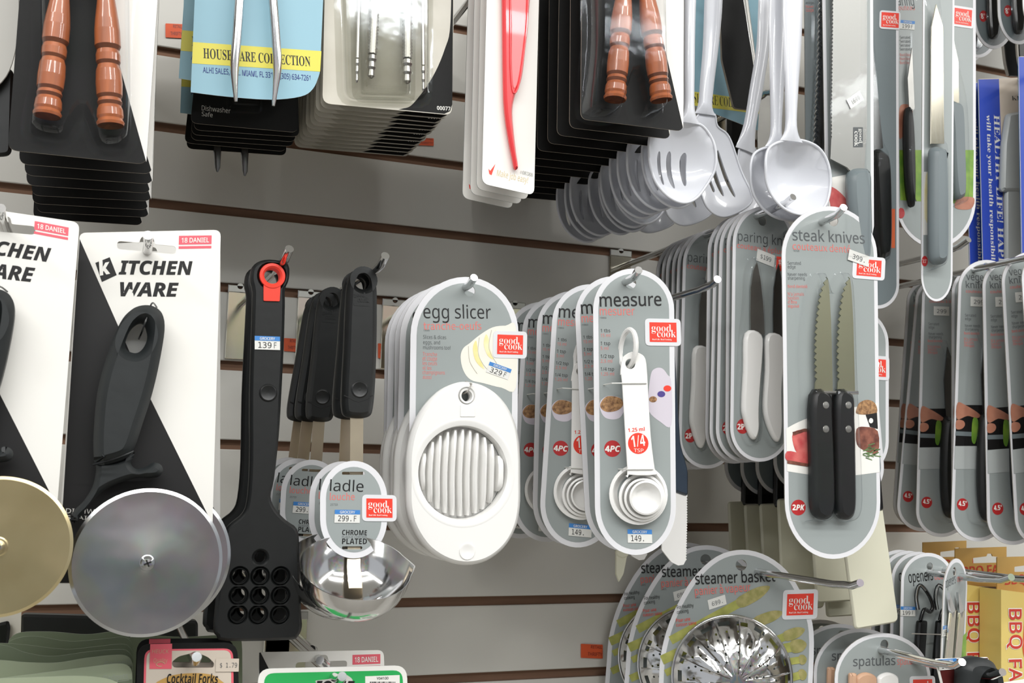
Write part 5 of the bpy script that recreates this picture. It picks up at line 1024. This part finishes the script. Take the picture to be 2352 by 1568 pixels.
# ---- green gadget sheets
sheets = [([(-120, 1560), (0, 1557), (110, 1553), (180, 1551), (240, 1556), (270, 1566)], .245, 'olive', None, 'palest green gadget sheet at the very bottom left, front'),
    ([(-120, 1570), (0, 1557), (60, 1549), (130, 1540), (200, 1531), (255, 1524), (285, 1524), (300, 1534), (304, 1550)], .235, 'olive', ('Gadgets', (237, 1563), (294, 1557), 14), 'green sheet reading Gadgets at the bottom left, second from the front'),
    ([(-120, 1512), (0, 1515), (60, 1520), (130, 1521), (200, 1510), (270, 1503), (295, 1508), (305, 1524)], .22, 'olive', ('Gadgets', (240, 1530), (301, 1524), 13), 'green gadget sheet with wavy top edge, third from the front'),
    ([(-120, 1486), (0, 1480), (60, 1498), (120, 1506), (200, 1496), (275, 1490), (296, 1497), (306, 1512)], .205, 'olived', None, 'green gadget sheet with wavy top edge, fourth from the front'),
    ([(-120, 1475), (0, 1476), (60, 1480), (150, 1490), (220, 1484), (280, 1478), (298, 1486), (306, 1500)], .185, 'olived', None, 'shade-toned green gadget sheet, fifth from the front'),
    ([(10, 1486), (30, 1468), (80, 1460), (160, 1472), (240, 1466), (282, 1462), (300, 1472), (306, 1490)], .165, 'olived', None, 'shade-toned green gadget sheet, sixth from the front'),
    ([(20, 1470), (45, 1452), (120, 1450), (200, 1456), (270, 1448), (292, 1456), (302, 1475)], .14, 'olived', None, 'rearmost shade-toned green gadget sheet at the bottom left'),
    ([(290, 1500), (296, 1466), (330, 1458), (420, 1462), (500, 1458), (548, 1462), (556, 1490)], .15, 'olived', None, 'shade-toned green sheet edge above the cocktail forks card')]
for P, d_, m_, tx, lb in sheets:  # rear sheets use the darker olive, their shade put into the colour
    F = Fr((150, 1560), d_); o = root('gadget_sheet', F, lb, 'card', 'green gadget sheets')
    L = F.L(sm(P, 5, False)+[(P[-1][0]+1, 1700), (P[0][0], 1700)]); mb = MB(); mb.slab(L, .0008, m_, 0, side='oliveg'); mb.build('sheet', o, False)
    if tx:
        mb = MB(); mb.flat(F.L([(200, tx[1][1]+4), (303, tx[2][1]+2), (304, 1640), (200, 1640)]), Y(.3), 'olived')
        mb.line(F, tx[0], tx[1], tx[2], tx[3], Y(2), 'oliveg', bold=.02); mb.flat(F.L([(tx[1][0]+5, tx[1][1]+4), (tx[2][0]+2, tx[2][1]+3), (tx[2][0]+2, tx[2][1]+4.5), (tx[1][0]+5, tx[1][1]+5.5)]), Y(2), 'oliveg'); mb.build('printing', o, False)
# ---- cocktail forks
def ck(F, o, dark=False):
    out = rr(F.L([(316, 1478), (545, 1474), (552, 1700), (310, 1700)]), .009); hole = rr(F.L([(393, 1520), (410, 1506), (436, 1500), (446, 1494), (458, 1500), (478, 1508), (492, 1522), (490, 1532), (398, 1532)]), .002, 3)
    mb = MB(); mb.slab([out, hole], T, 'blackc', 0, side='blackc'); mb.build('card', o, False)
    mb = MB(); i1 = rr(F.L([(332, 1490), (535, 1488), (538, 1700), (326, 1700)]), .006); mb.flat([i1, hole], Y(1), 'pink'); i2 = rr(F.L([(337, 1494), (530, 1492), (532, 1699), (331, 1699)]), .005); mb.flat([i2, hole], Y(2), 'beige')
    mb.flat(sm(F.L([(362, 1575), (385, 1553), (430, 1545), (480, 1547), (505, 1560), (512, 1580)]), 4), Y(3), 'kbox')
    mb.flat(F.L([(345, 1478), (395, 1477), (394, 1535), (343, 1535)]), Y(4), 'pink'); mb.line(F, 'HEUCK', (349, 1499), (387, 1499), 9, Y(5), 'peach'); mb.line(F, 'Quality', (352, 1520), (384, 1520), 10, Y(5), 'peach')
    c_ = F.l(368, 1524); mb.tube([(c_[0]+F.px(9)*math.cos(a), Y(5), c_[1]+F.px(5)*math.sin(a)) for a in [k*math.pi/8 for k in range(14)]], .0003, 'peach', 4)
    mb.line(F, 'Cocktail Forks', (382, 1568), (499, 1568), 23, Y(5), 'ink', bold=.02); mb.build('printing', o, False)
F = Fr((450, 1505), .245)
o = root('cocktail_forks_card', F, 'pink and cream Cocktail Forks card with a $1.79 sticker, bottom edge of the picture', 'forks', 'cocktail forks cards'); ck(F, o)
q = quad(F, (496, 1512), (549, 1512), (495, 1542), Y(6)); mb = MB(); mb.slab([bil(q, 0, 0), bil(q, 1, 0), bil(q, 1, 1), bil(q, 0, 1)], .0002, 'beige', Y(6)); put(mb, q, (.18, .25, .92, .7), '$ 1.79', Y(6)-.0004, 'gtext', f='mono'); mb.build('price_sticker', o, False)
h_ck = hook((449, 1522), .265, (452, 1508), .285, 'short chrome hook tip in the slot of the Cocktail Forks card')
stack(o, 1, .02, h_ck, 'black edged cocktail forks card directly behind the front one', extra=[(.6, 0)])
# ---- lower kitchen ware card and the green card
F = Fr((745, 1515), .2)
o = root('kitchen_ware_card', F, 'white kitchen ware card with a red name tab behind the green card', 'card')
kw_card(F, o, [(594, 1497), (881, 1492), (886, 1700), (594, 1700)], [(595, 1498), (598, 1497), (645, 1590), (645, 1698), (595, 1698)], ((809, 1503), (873, 1501), (809, 1536)), [], (738, 1527), 0)
h_g1 = hook((752, 1531), .235, (735, 1516), .245, 'dull hook in the slot of the white kitchen ware card at the bottom')
F = Fr((777, 1562), .25)
o = root('green_card', F, 'bright green card with white border, barcode and Y04100 at the bottom edge', 'card')
out = rr(F.L([(592, 1535), (934, 1527), (938, 1720), (592, 1720)]), .009); hole = rr(F.L([(722, 1562), (758, 1558), (770, 1548), (795, 1548), (808, 1557), (812, 1568), (800, 1574), (730, 1574)]), .0015, 3)
mb = MB(); mb.slab([out, hole], T, 'white', 0, side='whiteg'); mb.build('card', o, False)
mb = MB(); inn = rr(F.L([(606, 1545), (924, 1538), (928, 1719), (606, 1719)]), .007); mb.flat([inn, hole], Y(1), 'green')
mb.flat(F.L([(838, 1552), (917, 1549), (919, 1640), (839, 1640)]), Y(2), 'white'); mb.line(F, 'Y04100', (864, 1560), (891, 1559), 6, Y(3), 'ink', bold=.01)
x = 849
while x < 906:
    w_ = random.choice((.7, 1.2, 2)); mb.flat(F.L([(x, 1564), (x+w_, 1564), (x+w_, 1620), (x, 1620)]), Y(3), 'ink'); x += w_+random.choice((.8, 1.4, 1.8))
mb.line(F, 'IQMF', (720, 1590), (812, 1590), 28, Y(3), 'ink', bold=.05, shear=.25); mb.build('printing', o, False)
hook((779, 1566), .27, (786, 1553), .29, 'chrome hook tip in the slot of the green card')
hook((722, 1496), .10, (716, 1490), .11, 'dark hook between the black turner and the white kitchen ware card', rise=.0)
# ---- small things on the wall
for x0_, y0_, x1_, y1_, lb in ((652, 776, 682, 806, 'orange price label on the wall right of the front black turner'), (868, 788, 882, 822, 'orange price label on the wall right of the ladle handles'), (952, 316, 996, 333, 'orange price label behind the seafood pick cards'),
        (380, 54, 420, 86, 'orange price label on the wall between wooden nutcrackers and blue cards'), (1334, 1478, 1384, 1510, 'orange price label on the wall left of the steamer baskets')):
    F = Fr(((x0_+x1_)/2, (y0_+y1_)/2), .0008); o = root('price_label', F, lb, 'label', 'orange price labels on the wall')
    mb = MB(); mb.slab(rr(F.L([(x0_, y0_), (x1_, y0_+2), (x1_, y1_+2), (x0_, y1_)]), .0008), .0005, 'orange', 0); mb.build('paper', o, False)
    mb = MB(); h_ = y1_-y0_; mb.line(F, 'RETAIL', (x0_+(x1_-x0_)*.45, y0_+h_*.32), (x1_-2, y0_+h_*.36), h_*.22, -.0007, 'maroon'); mb.line(F, 'THRIFTY', (x0_+(x1_-x0_)*.3, y0_+h_*.85), (x1_-2, y0_+h_*.88), h_*.25, -.0007, 'maroon'); mb.build('printing', o, False)
F = Fr((10, 1440), .06)
o = root('cream_card', F, 'cream card edge below the yellowish wheel at the left picture edge', 'card')
mb = MB(); mb.slab(F.L([(-60, 1380), (50, 1380), (48, 1452), (26, 1472), (-60, 1560)]), .0008, 'cream', 0, side='yellow'); mb.build('card', o, False)
mb = MB(); mb.slab(rr(F.L([(-40, 1440), (20, 1425), (24, 1440), (10, 1560), (-40, 1560)], -.006), .002), .006, 'blackg', -.002, .002); mb.build('black_tool', o)
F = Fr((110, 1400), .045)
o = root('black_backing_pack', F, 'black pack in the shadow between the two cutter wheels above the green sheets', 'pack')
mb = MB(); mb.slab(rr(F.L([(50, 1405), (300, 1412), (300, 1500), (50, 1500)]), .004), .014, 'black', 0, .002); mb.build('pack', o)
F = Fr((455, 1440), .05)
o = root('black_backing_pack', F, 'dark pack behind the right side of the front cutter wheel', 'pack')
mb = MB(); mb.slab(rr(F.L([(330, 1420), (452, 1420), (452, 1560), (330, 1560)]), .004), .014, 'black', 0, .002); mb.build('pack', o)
